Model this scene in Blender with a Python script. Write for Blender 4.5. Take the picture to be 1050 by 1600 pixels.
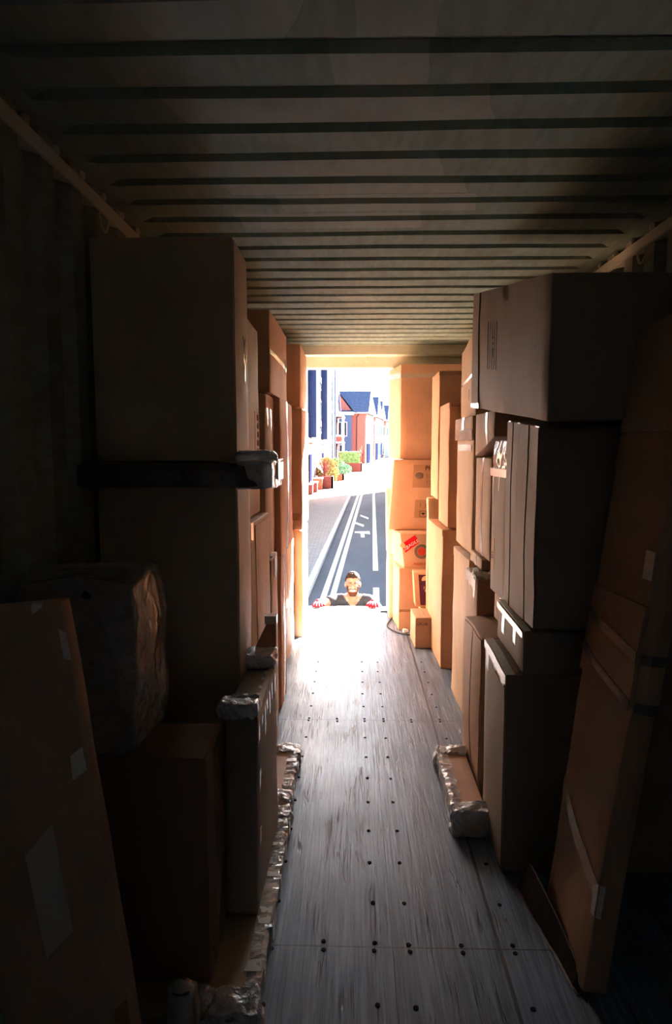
import bpy, bmesh, math, random
from mathutils import Vector, Matrix, noise as mnoise
from math import sin, cos, pi, radians

# ------------------------------------------------------------------ clearing
for o in list(bpy.data.objects):
    bpy.data.objects.remove(o)
scn = bpy.context.scene
C = scn.collection

# ------------------------------------------------------------------ camera
FPX = 1000.0                                   # focal length in pixels of the 1050 x 1600 frame
cam_d = bpy.data.cameras.new('camera')
cam = bpy.data.objects.new('camera', cam_d); C.objects.link(cam)
cam_d.sensor_fit = 'VERTICAL'; cam_d.sensor_height = 36.0
cam_d.lens = 36.0 * FPX / 1600.0
cam_d.clip_start = 0.02; cam_d.clip_end = 600
cam.location = (0, 0, 1.69)
cam.rotation_euler = (pi/2 - math.atan(100/FPX), 0, math.atan(25/FPX))
scn.camera = cam

# ------------------------------------------------------------------ world, sun, exposure
SUN_AZ = radians(35)      # from straight out of the doors towards the right
SUN_EL = radians(31)
w = bpy.data.worlds.new('world'); scn.world = w; w.use_nodes = True
nt = w.node_tree; nt.nodes.clear()
wo = nt.nodes.new('ShaderNodeOutputWorld'); bg = nt.nodes.new('ShaderNodeBackground')
sky = nt.nodes.new('ShaderNodeTexSky'); sky.sky_type = 'NISHITA'
sky.sun_disc = False; sky.sun_elevation = SUN_EL; sky.sun_rotation = SUN_AZ
sky.dust_density = 2.5; sky.air_density = 1.2; sky.ozone_density = 2.0
nt.links.new(sky.outputs[0], bg.inputs[0]); nt.links.new(bg.outputs[0], wo.inputs[0])
bg.inputs[1].default_value = 0.26
sun_d = bpy.data.lights.new('sun', 'SUN'); sun = bpy.data.objects.new('sun', sun_d); C.objects.link(sun)
sun_d.energy = 40.0; sun_d.angle = radians(0.6); sun_d.color = (1.0, 0.97, 0.92)
sd = Vector((sin(SUN_AZ)*cos(SUN_EL), cos(SUN_AZ)*cos(SUN_EL), sin(SUN_EL)))
sun.rotation_euler = sd.to_track_quat('Z', 'Y').to_euler()
sun.location = (20, 30, 25)
vs = scn.view_settings
scn.display_settings.display_device = 'sRGB'
vs.view_transform = 'Standard'; vs.look = 'None'; vs.gamma = 1.0; vs.use_curve_mapping = False
vs.exposure = 2.42

# ------------------------------------------------------------------ materials
def S(r, g, b):
    f = lambda c: (c/12.92 if c <= 0.04045 else ((c+0.055)/1.055)**2.4)
    return (f(r/255), f(g/255), f(b/255), 1)

class MT:
    """small node-graph writer"""
    def __init__(s, name):
        s.m = bpy.data.materials.new(name); s.m.use_nodes = True
        s.t = s.m.node_tree; s.b = s.t.nodes['Principled BSDF']
        s.tc = s.t.nodes.new('ShaderNodeTexCoord')
    def n(s, typ, **kw):
        nd = s.t.nodes.new(typ)
        for k, v in kw.items(): setattr(nd, k, v)
        return nd
    def l(s, a, b): s.t.links.new(a, b)
    def coord(s, scale=(1,1,1), space='Object', loc=(0,0,0)):
        mp = s.n('ShaderNodeMapping'); mp.inputs['Scale'].default_value = scale
        mp.inputs['Location'].default_value = loc
        s.l(s.tc.outputs[space], mp.inputs[0]); return mp.outputs[0]
    def noise(s, vec, scale, detail=3, rough=.55, dist=0):
        nd = s.n('ShaderNodeTexNoise'); nd.inputs['Scale'].default_value = scale
        nd.inputs['Detail'].default_value = detail; nd.inputs['Roughness'].default_value = rough
        nd.inputs['Distortion'].default_value = dist
        s.l(vec, nd.inputs['Vector']); return nd.outputs[0]
    def ramp(s, fac, stops):
        r = s.n('ShaderNodeValToRGB'); e = r.color_ramp.elements
        while len(e) < len(stops): e.new(.5)
        for i, (p, c) in enumerate(stops):
            e[i].position = p; e[i].color = c if len(c) == 4 else (*c, 1)
        s.l(fac, r.inputs[0]); return r.outputs[0]
    def mix(s, a, b, fac, mode='MIX'):
        m = s.n('ShaderNodeMix', data_type='RGBA', blend_type=mode)
        for sock, v in ((m.inputs[0], fac), (m.inputs[6], a), (m.inputs[7], b)):
            if hasattr(v, 'is_linked') or hasattr(v, 'links'): s.l(v, sock)
            else: sock.default_value = v
        return m.outputs[2]
    def math(s, op, a, b=0.0):
        m = s.n('ShaderNodeMath', operation=op)
        for sock, v in zip(m.inputs, (a, b)):
            if hasattr(v, 'links'): s.l(v, sock)
            else: sock.default_value = v
        return m.outputs[0]
    def bump(s, h, strength=.3, dist=.002):
        b = s.n('ShaderNodeBump'); b.inputs['Strength'].default_value = strength
        b.inputs['Distance'].default_value = dist
        s.l(h, b.inputs['Height']); s.l(b.outputs[0], s.b.inputs['Normal'])
    def set(s, **kw):
        for k, v in kw.items():
            s.b.inputs[k.replace('_', ' ')].default_value = v
        return s

def plain(name, col, rough=.6, metal=0.0, var=.12, scale=8, spec=.12):
    m = MT(name); c = m.noise(m.coord(), scale)
    dk = tuple(x*(1-var) for x in col[:3]) + (1,); lt = tuple(min(1, x*(1+var)) for x in col[:3]) + (1,)
    m.l(m.ramp(c, [(.3, dk), (.7, lt)]), m.b.inputs['Base Color'])
    m.set(Roughness=rough, Metallic=metal); m.b.inputs['Specular IOR Level'].default_value = spec; return m.m

def cardboard(name, col, rough=.62, flute=1.0):
    m = MT(name)
    big = m.noise(m.coord(), 2.3, 4)
    fine = m.noise(m.coord((260, 260, 7)), 1.0, 2)
    dk = tuple(x*.82 for x in col[:3]) + (1,); lt = tuple(min(1, x*1.12) for x in col[:3]) + (1,)
    base = m.ramp(big, [(.32, dk), (.68, lt)])
    streak = m.ramp(fine, [(.35, (.86, .85, .84, 1)), (.65, (1, 1, 1, 1))])
    m.l(m.mix(base, streak, .7, 'MULTIPLY'), m.b.inputs['Base Color'])
    wv = m.n('ShaderNodeTexWave', wave_type='BANDS', bands_direction='DIAGONAL')
    wv.inputs['Scale'].default_value = 22; wv.inputs['Distortion'].default_value = .6
    m.l(m.coord((1, 1, .02)), wv.inputs['Vector'])
    dents = m.noise(m.coord(), 9, 3)
    h = m.math('ADD', m.math('MULTIPLY', wv.outputs[1], .10*flute), m.math('MULTIPLY', dents, 1.5))
    m.bump(h, .35, .004)
    m.set(Roughness=rough); m.b.inputs['Specular IOR Level'].default_value = .35
    return m.m

KRAFT  = cardboard('kraft_cardboard', S(182, 148, 120))
KRAFTO = cardboard('orange_kraft_cardboard', S(206, 160, 128))
KRAFTP = cardboard('pale_kraft_cardboard', S(208, 180, 148))
KRAFTG = cardboard('grey_brown_cardboard', S(148, 133, 116))
KRAFTD = cardboard('dark_brown_cardboard', S(130, 102, 80))
KRAFTW = cardboard('worn_wrapping_cardboard', S(172, 148, 122), flute=.3)

def tape_mat(name, col, rough=.16, alpha=1.0):
    m = MT(name); n1 = m.noise(m.coord(), 60, 3)
    m.l(m.ramp(n1, [(.3, tuple(c*.85 for c in col[:3]) + (1,)), (.7, col)]), m.b.inputs['Base Color'])
    m.bump(m.noise(m.coord(), 45, 4), .4, .004)
    m.set(Roughness=rough, Alpha=alpha); m.b.inputs['Specular IOR Level'].default_value = .8
    m.b.inputs['Coat Weight'].default_value = .5; m.b.inputs['Coat Roughness'].default_value = .1
    return m.m
TAPE   = tape_mat('clear_packing_tape', S(206, 190, 165))
TAPEB  = tape_mat('brown_packing_tape', S(164, 120, 82), .22)
TAPEW  = tape_mat('white_packing_tape', S(235, 230, 220), .25)
STRAP  = tape_mat('grey_strapping', S(84, 82, 74), .4)

def plastic_wrap(name, col, alpha, bump=.8, rough=.2, bub=110):
    m = MT(name)
    v = m.n('ShaderNodeTexVoronoi'); v.inputs['Scale'].default_value = bub
    m.l(m.coord(), v.inputs['Vector'])
    cr = m.noise(m.coord(), 22, 6, .65, 1.2)
    h = m.math('ADD', m.math('MULTIPLY', v.outputs[0], -.35), m.math('MULTIPLY', cr, 1.6))
    m.bump(h, bump, .012)
    m.l(m.ramp(cr, [(.3, tuple(c*.7 for c in col[:3]) + (1,)), (.7, col)]), m.b.inputs['Base Color'])
    m.set(Roughness=rough, Alpha=alpha); m.b.inputs['Specular IOR Level'].default_value = .7
    m.b.inputs['Coat Weight'].default_value = .8; m.b.inputs['Coat Roughness'].default_value = .06
    m.b.inputs['Transmission Weight'].default_value = .1
    return m.m
BUBBLE  = plastic_wrap('bubble_wrap', S(236, 236, 238), .92)
STRETCH = plastic_wrap('stretch_wrap', S(222, 216, 206), .55, .9, .12, 40)
DARKW   = plastic_wrap('dark_plastic_wrap', S(92, 88, 84), .9, .9, .22, 40)

# container paint: beige, scuffed, with paler patches under the roof
def paint(name, col, patches=False, wear=.5):
    m = MT(name)
    n1 = m.noise(m.coord(), 3.0, 5, .6); n2 = m.noise(m.coord((14, 3, 14)), 2.0, 4)
    base = m.ramp(n1, [(.3, tuple(c*.80 for c in col[:3]) + (1,)), (.7, col)])
    dirt = m.ramp(n2, [(.40, (.70, .66, .60, 1)), (.60, (1, 1, 1, 1))])
    c = m.mix(base, dirt, wear, 'MULTIPLY')
    if patches:
        # paler patches: each a skewed strip in x with its own y range
        sep = m.n('ShaderNodeSeparateXYZ')
        wob = m.n('ShaderNodeTexNoise'); wob.inputs['Scale'].default_value = 7
        m.l(m.tc.outputs['Object'], wob.inputs['Vector'])
        ad = m.n('ShaderNodeVectorMath', operation='MULTIPLY_ADD')
        m.l(wob.outputs[1], ad.inputs[0]); ad.inputs[1].default_value = (.03, .015, 0)
        m.l(m.tc.outputs['Object'], ad.inputs[2]); m.l(ad.outputs[0], sep.inputs[0])
        tot = None
        for (x0, x1, y0, y1, sk) in PATCHES:
            xs = m.math('SUBTRACT', sep.outputs[0], m.math('MULTIPLY', sep.outputs[1], sk))
            a = m.math('GREATER_THAN', xs, x0 - y0*sk); b = m.math('LESS_THAN', xs, x1 - y0*sk)
            d = m.math('GREATER_THAN', sep.outputs[1], y0); e = m.math('LESS_THAN', sep.outputs[1], y1)
            p = m.math('MULTIPLY', m.math('MULTIPLY', a, b), m.math('MULTIPLY', d, e))
            tot = p if tot is None else m.math('MAXIMUM', tot, p)
        fade = m.math('MULTIPLY', tot, m.ramp(m.noise(m.coord(), 5, 4), [(.25, (.35,)*3), (.6, (1,)*3)]))
        c = m.mix(c, S(196, 198, 186), m.math('MULTIPLY', fade, .5))
    m.l(c, m.b.inputs['Base Color'])
    m.bump(m.noise(m.coord(), 30, 4), .15, .003)
    m.set(Roughness=.75); m.b.inputs['Specular IOR Level'].default_value = .12
    return m.m
PATCHES = [(-.42, .02, 1.30, 1.70, -.45), (.02, .22, 1.55, 1.72, .0), (-.05, .21, 1.72, 1.90, .1), (-.55, -.1, 1.92, 2.10, .35),
           (-.1, .40, 1.93, 2.10, .3), (-.6, .3, 2.31, 2.48, .3), (-.5, .42, 2.5, 2.65, .3), (-.3, .5, 2.66, 2.84, .2),
           (-.5, .3, 2.86, 3.05, .2), (-.1, .14, 4.35, 4.65, .3)]
CEILM = paint('beige_roof_paint', S(162, 178, 164), True)
WALLM = paint('beige_wall_paint', S(168, 166, 146))
BACKM = paint('pale_bounce_wall_paint', S(204, 224, 248))  # pale cool tint so the added wall returns light to the carton fronts
RAILM = paint('beige_rail_paint', S(230, 226, 206), wear=.15)

def floor_mat():
    m = MT('worn_grey_plywood')
    g1 = m.noise(m.coord((22, 1.2, 1)), 1.6, 6, .6, .4)        # long grain
    g2 = m.noise(m.coord((90, 2.4, 1)), 1.3, 4, .6)
    blot = m.noise(m.coord(), 1.7, 4, .6)
    c = m.ramp(g1, [(.28, S(70, 85, 102)), (.5, S(110, 131, 154)), (.75, S(144, 167, 194))])
    c = m.mix(c, m.ramp(g2, [(.38, (.55, .54, .53, 1)), (.52, (1, 1, 1, 1))]), .75, 'MULTIPLY')
    c = m.mix(c, m.ramp(blot, [(.35, (.70, .70, .70, 1)), (.65, (1.0, 1.0, 1.0, 1))]), .7, 'MULTIPLY')
    # splits and cracks: thin dark slivers along the grain
    ck = m.noise(m.coord((17, .55, 1), loc=(3, 7, 0)), 2.1, 3, .55, .9)
    cl = m.math('ABSOLUTE', m.math('SUBTRACT', ck, .5))
    crk = m.ramp(cl, [(.0, (1, 1, 1, 1)), (.009, (1, 1, 1, 1)), (.02, (0, 0, 0, 1))])
    msk = m.ramp(m.noise(m.coord((3, 1, 1)), 2.6, 2), [(.50, (0, 0, 0, 1)), (.60, (1, 1, 1, 1))])
    crm = m.math('MULTIPLY', crk, msk)
    c = m.mix(c, S(34, 33, 33), m.math('MULTIPLY', crm, .85))
    # panel seams
    sep = m.n('ShaderNodeSeparateXYZ'); m.l(m.tc.outputs['Object'], sep.inputs[0])
    wob = m.math('MULTIPLY', m.math('SUBTRACT', m.noise(m.coord((1, 6, 1)), 1, 3), .5), .006)
    xx = m.math('ADD', sep.outputs[0], wob); yy = m.math('ADD', sep.outputs[1], wob)
    seam = None
    for ax, pos, wd in ((xx, .142, .0022), (xx, .505, .0065), (xx, -.66, .003), (xx, 1.1, .003),
                        (yy, 2.023, .0026), (yy, 3.848, .003), (yy, 5.67, .003), (yy, .2, .003)):
        s1 = m.math('LESS_THAN', m.math('ABSOLUTE', m.math('SUBTRACT', ax, pos)), wd)
        seam = s1 if seam is None else m.math('MAXIMUM', seam, s1)
    c = m.mix(c, S(26, 25, 25), m.math('MULTIPLY', seam, .9))
    # scrape marks: pale scratches at odd angles
    sc = m.noise(m.coord((60, 2, 1)), 1.1, 2, .5, 2.5)
    sl = m.ramp(m.math('ABSOLUTE', m.math('SUBTRACT', sc, .52)), [(.0, (1, 1, 1, 1)), (.006, (0, 0, 0, 1))])
    c = m.mix(c, S(176, 176, 176), m.math('MULTIPLY', sl, .22))
    m.l(c, m.b.inputs['Base Color'])
    hh = m.math('ADD', m.math('MULTIPLY', g1, 1.0), m.math('MULTIPLY', g2, .5))
    hh = m.math('SUBTRACT', hh, m.math('MULTIPLY', m.math('MAXIMUM', crm, seam), 1.2))
    m.bump(hh, .5, .004)
    m.l(m.ramp(blot, [(.3, (.34,)*3), (.7, (.50,)*3)]), m.b.inputs['Roughness'])
    m.b.inputs['Specular IOR Level'].default_value = .55
    return m.m
FLOORM = floor_mat()
SCREWM = plain('rusty_screw', S(14, 12, 11), .85, .0)
STEELD = plain('dark_steel', S(70, 66, 60), .45, .7)

def asphalt():
    m = MT('asphalt'); a = m.noise(m.coord(), 55, 4); b = m.noise(m.coord((1, .35, 1)), .9, 4)
    c = m.ramp(a, [(.3, S(62, 65, 69)), (.7, S(84, 88, 92))])
    c = m.mix(c, m.ramp(b, [(.35, (.72, .72, .73, 1)), (.65, (1.05, 1.05, 1.05, 1))]), .8, 'MULTIPLY')
    m.l(c, m.b.inputs['Base Color']); m.bump(a, .4, .01); m.set(Roughness=.9); m.b.inputs['Specular IOR Level'].default_value = .08; return m.m
ASPH = asphalt()
def pavers():
    m = MT('block_pavers'); br = m.n('ShaderNodeTexBrick')
    m.l(m.coord(), br.inputs['Vector']); br.inputs['Scale'].default_value = 2.2
    br.inputs['Color1'].default_value = S(132, 126, 118); br.inputs['Color2'].default_value = S(120, 115, 110)
    br.inputs['Mortar'].default_value = S(96, 92, 88); br.inputs['Mortar Size'].default_value = .02
    m.l(br.outputs[0], m.b.inputs['Base Color']); m.set(Roughness=.9); m.b.inputs['Specular IOR Level'].default_value = .08; return m.m
PAVE = pavers()
def brick(name, c1, c2, mo, vert=True):
    m = MT(name); br = m.n('ShaderNodeTexBrick'); sp = m.n('ShaderNodeSeparateXYZ'); cb = m.n('ShaderNodeCombineXYZ')
    m.l(m.tc.outputs['Object'], sp.inputs[0])
    m.l(m.math('ADD', sp.outputs[0], sp.outputs[1]), cb.inputs[0]); m.l(sp.outputs[2], cb.inputs[1])
    m.l(cb.outputs[0], br.inputs['Vector']); br.inputs['Scale'].default_value = 4.4
    br.inputs['Color1'].default_value = c1; br.inputs['Color2'].default_value = c2; br.inputs['Mortar'].default_value = mo
    br.inputs['Mortar Size'].default_value = .012; br.inputs['Row Height'].default_value = .32
    m.l(br.outputs[0], m.b.inputs['Base Color']); m.set(Roughness=.9); m.b.inputs['Specular IOR Level'].default_value = .05; return m.m
BRICK = brick('red_brick', S(156, 88, 78), S(144, 78, 68), S(160, 140, 130))
BRICKD = brick('dark_red_brick', S(116, 58, 50), S(104, 50, 45), S(130, 112, 104))
NAVY = plain('slate_blue_cladding', S(50, 60, 92), .8, spec=.02)
GREYC = plain('grey_blue_cladding', S(66, 84, 114), .6)
RENDER = plain('pale_render', S(150, 146, 142), .85)
WHITEP = plain('white_paint', S(190, 192, 196), .6)
SLATE = plain('slate_roof', S(60, 72, 94), .7, 0, .2, 3)
GLASSW = plain('window_glass', S(30, 44, 60), .3, spec=.02)
DKDOOR = plain('dark_door', S(22, 27, 46), .9, spec=0)
PAINTL = plain('road_paint_white', S(190, 190, 184), .7, 0, .08, 20)
PAINTY = plain('road_paint_faded_yellow', S(186, 180, 160), .7, 0, .08, 20)
KERBM = plain('kerb_concrete', S(150, 148, 145), .85)
TERRA = plain('terracotta', S(176, 92, 66), .8)
LEAF = plain('green_leaves', S(98, 128, 76), .6, 0, .3, 5)
LEAFD = plain('dusky_red_leaves', S(120, 66, 62), .6, 0, .3, 5)
LEAFY = plain('yellow_grass', S(170, 158, 100), .7, 0, .2, 5)
LEAFT = plain('blue_green_leaves', S(112, 150, 122), .6, 0, .3, 5)
BARK = plain('bark', S(96, 82, 70), .9)
SKIN = MT('skin'); SKIN.l(SKIN.ramp(SKIN.noise(SKIN.coord(), 14), [(.3, S(144, 86, 70)), (.7, S(156, 98, 80))]), SKIN.b.inputs['Base Color'])
SKIN.set(Roughness=.5); SKIN.b.inputs['Subsurface Weight'].default_value = .08; SKIN = SKIN.m
HAIR = plain('dark_brown_hair', S(40, 29, 25), .7, 0, .3, 60, .05)
BEARD = plain('brown_beard', S(58, 34, 26), .8, 0, .3, 60, .03)
SHIRT = plain('black_cotton', S(38, 40, 48), .85, 0, .15, 20)
TROUSER = plain('dark_denim', S(44, 48, 60), .85)
GLOVE = plain('red_glove', S(164, 22, 40), .7)
GLOVED = plain('dark_glove_palm', S(60, 44, 46), .7)
SHOE = plain('brown_leather', S(70, 50, 38), .5)
TEETH = plain('teeth', S(240, 234, 222), .3)
LIP = plain('lips', S(188, 104, 92), .5)
REDL = plain('red_label', S(214, 24, 44), .45)
PURPL = plain('dark_purple_print', S(84, 40, 62), .5)
INK = plain('black_ink', S(48, 40, 38), .6)
INKR = plain('red_ink', S(196, 66, 46), .6)
INKG = plain('faded_grey_ink', S(120, 100, 84), .6)
LABELG = plain('greyish_label', S(170, 128, 98), .5)
LABELP = plain('plastic_document_pouch', S(190, 182, 168), .55)
CREAM = plain('cream_print', S(230, 186, 140), .5)
CABLE = plain('black_cable', S(52, 50, 48), .5)
FOAM = plain('white_foam', S(236, 232, 226), .8)

# ------------------------------------------------------------------ object helpers
def tag(o, label, cat, group=None, kind=None):
    o['label'] = label; o['category'] = cat
    if group: o['group'] = group
    if kind: o['kind'] = kind
    return o
def link(name, me, mat, parent=None, loc=None):
    o = bpy.data.objects.new(name, me); C.objects.link(o)
    if mat is not None:
        for m_ in (mat if isinstance(mat, (list, tuple)) else [mat]): me.materials.append(m_)
    if loc is not None: o.location = loc
    if parent is not None: o.parent = parent
    return o
def struct(o, label=None):
    o['kind'] = 'structure'
    if label: o['label'] = label
    return o
def empty(name, loc, label, cat, group=None, rz=0):
    o = bpy.data.objects.new(name, None); C.objects.link(o); o.location = loc; o.rotation_euler.z = rz
    o.empty_display_size = .1
    return tag(o, label, cat, group)
def fin(bm, name, mat, parent=None, loc=None, smooth=False, dist=1e-5):
    if dist: bmesh.ops.remove_doubles(bm, verts=bm.verts, dist=dist)
    bmesh.ops.recalc_face_normals(bm, faces=bm.faces)
    me = bpy.data.meshes.new(name); bm.to_mesh(me); bm.free()
    if smooth:
        for p in me.polygons: p.use_smooth = True
    return link(name, me, mat, parent, loc)
def addbox(bm, x0, x1, y0, y1, z0, z1):
    v = [bm.verts.new((x, y, z)) for x in (x0, x1) for y in (y0, y1) for z in (z0, z1)]
    for f in ((0,1,3,2), (4,6,7,5), (0,4,5,1), (2,3,7,6), (0,2,6,4), (1,5,7,3)):
        bm.faces.new([v[i] for i in f])
def boxes(name, lst, mat, parent=None, loc=None, bevel=0):
    bm = bmesh.new()
    for b in lst: addbox(bm, *b)
    o = fin(bm, name, mat, parent, loc, dist=0)
    if bevel:
        md = o.modifiers.new('bevel', 'BEVEL'); md.width = bevel; md.segments = 2
    return o
def tube_into(bm, pts, radii, seg=12, cap=True):
    pts = [Vector(p) for p in pts]; rings = []
    up = Vector((0, 0, 1)); prev = None
    for i, p in enumerate(pts):
        t = (pts[min(i+1, len(pts)-1)] - pts[max(i-1, 0)])
        t = t.normalized() if t.length > 1e-9 else Vector((0, 0, 1))
        a = prev if prev is not None else (Vector((1, 0, 0)) if abs(t.dot(up)) > .9 else up)
        a = (a - t*a.dot(t)).normalized(); prev = a; b = t.cross(a)
        r = radii[i] if isinstance(radii, (list, tuple)) else radii
        ra, rb = (r if isinstance(r, tuple) else (r, r))
        rings.append([bm.verts.new(p + a*ra*cos(2*pi*k/seg) + b*rb*sin(2*pi*k/seg)) for k in range(seg)])
    for A, B in zip(rings, rings[1:]):
        for k in range(seg): bm.faces.new((A[k], A[(k+1) % seg], B[(k+1) % seg], B[k]))
    if cap:
        bm.faces.new(rings[0]); bm.faces.new(rings[-1])
def tube(name, pts, r, mat, parent=None, loc=None, seg=10):
    bm = bmesh.new(); tube_into(bm, pts, r, seg)
    return fin(bm, name, mat, parent, loc, smooth=True, dist=0)

def blob(name, c, size, mat, parent=None, amp=.012, freq=14, round_=.45, seg=14, seed=0):
    """crumpled, rounded block: bundles and wads of wrap; c is its centre in the parent's (or world) frame"""
    bm = bmesh.new(); bmesh.ops.create_cube(bm, size=2)
    bmesh.ops.subdivide_edges(bm, edges=bm.edges, cuts=seg, use_grid_fill=True)
    hx, hy, hz = (s/2 for s in size)
    for v in bm.verts:
        p = v.co.copy(); q = p.normalized()*1.18
        p = p.lerp(q, round_)
        p = Vector((p.x*hx, p.y*hy, p.z*hz))
        n = mnoise.noise_vector(p*freq + Vector((seed*3.1, seed*7.7, seed)))
        n2 = mnoise.noise_vector(p*freq*2.7 + Vector((seed*1.1, seed*2.7, 9)))
        v.co = p + n*amp + n2*amp*.5
    return fin(bm, name, mat, parent, c, smooth=True)

# ------------------------------------------------------------------ cartons
FACE = {'F': lambda u, v: (u, 0, v), 'K': lambda u, v: (u, 1, v), 'L': lambda u, v: (0, u, v),
        'R': lambda u, v: (1, u, v), 'T': lambda u, v: (u, v, 1), 'B': lambda u, v: (u, v, 0)}
NRM = {'F': (0,-1,0), 'K': (0,1,0), 'L': (-1,0,0), 'R': (1,0,0), 'T': (0,0,1), 'B': (0,0,-1)}
class Carton:
    """a cardboard carton with slightly bulging, dented sides; patch() lays tape, flaps and labels on its faces"""
    n = 0
    def __init__(s, name, label, cat, x0, x1, y0, y1, z0, z1, mat, bulge=.007, dent=.004, adj={}, rot=None,
                 group=None, bevel=.005, parent=None):
        Carton.n += 1; s.seed = Carton.n*5.37
        cx, cy = (x0+x1)/2, (y0+y1)/2
        s.base = Vector((cx, cy, z0)); s.bulge = bulge; s.dent = dent
        s.c = {}
        for i in (0, 1):
            for j in (0, 1):
                for k in (0, 1):
                    p = Vector(((x0, x1)[i]-cx, (y0, y1)[j]-cy, (z0, z1)[k]-z0))
                    for key, d in adj.items():
                        if all(a is None or a == b for a, b in zip(key, (i, j, k))): p += Vector(d)
                    s.c[i, j, k] = p
        s.dim = (x1-x0, y1-y0, z1-z0)
        bm = bmesh.new()
        for f in 'FKLRTB':
            du, dv = {'F': (0, 2), 'K': (0, 2), 'L': (1, 2), 'R': (1, 2), 'T': (0, 1), 'B': (0, 1)}[f]
            nu = max(3, min(14, int(s.dim[du]/.06))); nv = max(3, min(18, int(s.dim[dv]/.06)))
            g = [[bm.verts.new(s.S(f, i/nu, j/nv)) for j in range(nv+1)] for i in range(nu+1)]
            for i in range(nu):
                for j in range(nv): bm.faces.new((g[i][j], g[i+1][j], g[i+1][j+1], g[i][j+1]))
        s.o = fin(bm, name, mat, parent, s.base, smooth=True, dist=1e-4)
        if parent is None: tag(s.o, label, cat, group)
        if rot: s.o.rotation_euler = rot
        md = s.o.modifiers.new('bevel', 'BEVEL'); md.width = bevel; md.segments = 2; md.limit_method = 'ANGLE'; md.angle_limit = radians(50)
    def S(s, f, u, v, off=0.0):
        a, b, c = FACE[f](u, v); p = Vector((0, 0, 0))
        for i in (0, 1):
            for j in (0, 1):
                for k in (0, 1):
                    p += s.c[i, j, k]*((a if i else 1-a)*(b if j else 1-b)*(c if k else 1-c))
        n = Vector(NRM[f])
        bl = max(0, sin(pi*min(max(u, 0), 1)))*max(0, sin(pi*min(max(v, 0), 1)))
        d = mnoise.noise_vector(p*4.0 + Vector((s.seed, s.seed*.3, 0)))*s.dent
        return p + n*(s.bulge*bl**.8 + off) + d
    def patch(s, name, mat, pieces, off=.0015, th=.0015, label=None, n=6, parent=None):
        """pieces: list of (face, [(u,v) x 4])"""
        bm = bmesh.new()
        for f, q in pieces:
            q = [Vector(a) for a in q]
            def at(i, j, o):
                a, b = i/n, j/n
                uv = q[0]*(1-a)*(1-b) + q[1]*a*(1-b) + q[2]*a*b + q[3]*(1-a)*b
                return s.S(f, uv.x, uv.y, o)
            top = [[bm.verts.new(at(i, j, off)) for j in range(n+1)] for i in range(n+1)]
            bot = [[bm.verts.new(at(i, j, off-th)) for j in range(n+1)] for i in range(n+1)]
            for i in range(n):
                for j in range(n):
                    bm.faces.new((top[i][j], top[i+1][j], top[i+1][j+1], top[i][j+1]))
                    bm.faces.new((bot[i][j], bot[i][j+1], bot[i+1][j+1], bot[i+1][j]))
            for i in range(n):
                for (A, B) in (((i, 0), (i+1, 0)), ((i, n), (i+1, n)), ((0, i), (0, i+1)), ((n, i), (n, i+1))):
                    bm.faces.new((top[A[0]][A[1]], top[B[0]][B[1]], bot[B[0]][B[1]], bot[A[0]][A[1]]))
        o = fin(bm, name, mat, parent or s.o, None, dist=0)
        if label: o['label'] = label
        return o
    def rect(s, name, mat, f, u0, u1, v0, v1, **k):
        return s.patch(name, mat, [(f, [(u0, v0), (u1, v0), (u1, v1), (u0, v1)])], **k)
    def tapes(s, f, lst, mat=TAPE, top=None):
        """short strips of tape running over the edge; lst of (u, width, v0, v1)"""
        for (u, wd, v0, v1) in lst:
            pc = [(f, [(u-wd/2, v0), (u+wd/2, v0+.01), (u+wd/2, v1), (u-wd/2, v1)])]
            if top and v1 >= 1:
                if f == 'L': pc.append(('T', [(0, u-wd/2), (top, u-wd/2), (top, u+wd/2), (0, u+wd/2)]))
                if f == 'R': pc.append(('T', [(1-top, u-wd/2), (1, u-wd/2), (1, u+wd/2), (1-top, u+wd/2)]))
                if f == 'F': pc.append(('T', [(u-wd/2, 0), (u+wd/2, 0), (u+wd/2, top), (u-wd/2, top)]))
            s.patch('packing_tape', mat, pc, n=4)
    def text(s, name, body, mat, f, u, v, size, rot=0, ext=.0006, parent=None):
        cu = bpy.data.curves.new(name, 'FONT'); cu.body = body; cu.size = size; cu.extrude = ext
        cu.align_x = 'CENTER'; cu.align_y = 'CENTER'
        tmp = bpy.data.objects.new('tmp', cu); C.objects.link(tmp)
        dg = bpy.context.evaluated_depsgraph_get()
        me = bpy.data.meshes.new_from_object(tmp.evaluated_get(dg))
        bpy.data.objects.remove(tmp)
        p = s.S(f, u, v, .003); ex = (s.S(f, u+.02, v, .003)-s.S(f, u-.02, v, .003)).normalized()
        if f == 'L': ex = -ex
        n = Vector(NRM[f]); ez = n; ey = ez.cross(ex).normalized(); ex = ey.cross(ez)
        M = Matrix((ex, ey, ez)).transposed().to_4x4()
        me.transform(Matrix.Rotation(rot, 4, 'Z')); me.transform(M)
        return link(name, me, mat, parent or s.o, p)

# ------------------------------------------------------------------ container shell
WL, WR, CZ, DY, BY = -1.0, 1.36, 2.69, 6.71, -0.5
bm = bmesh.new(); addbox(bm, -1.06, 1.42, BY, DY, -.16, 0)
floor = struct(fin(bm, 'floor', FLOORM, dist=0), 'worn grey plywood floor of the shipping container with rows of screws')
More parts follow.
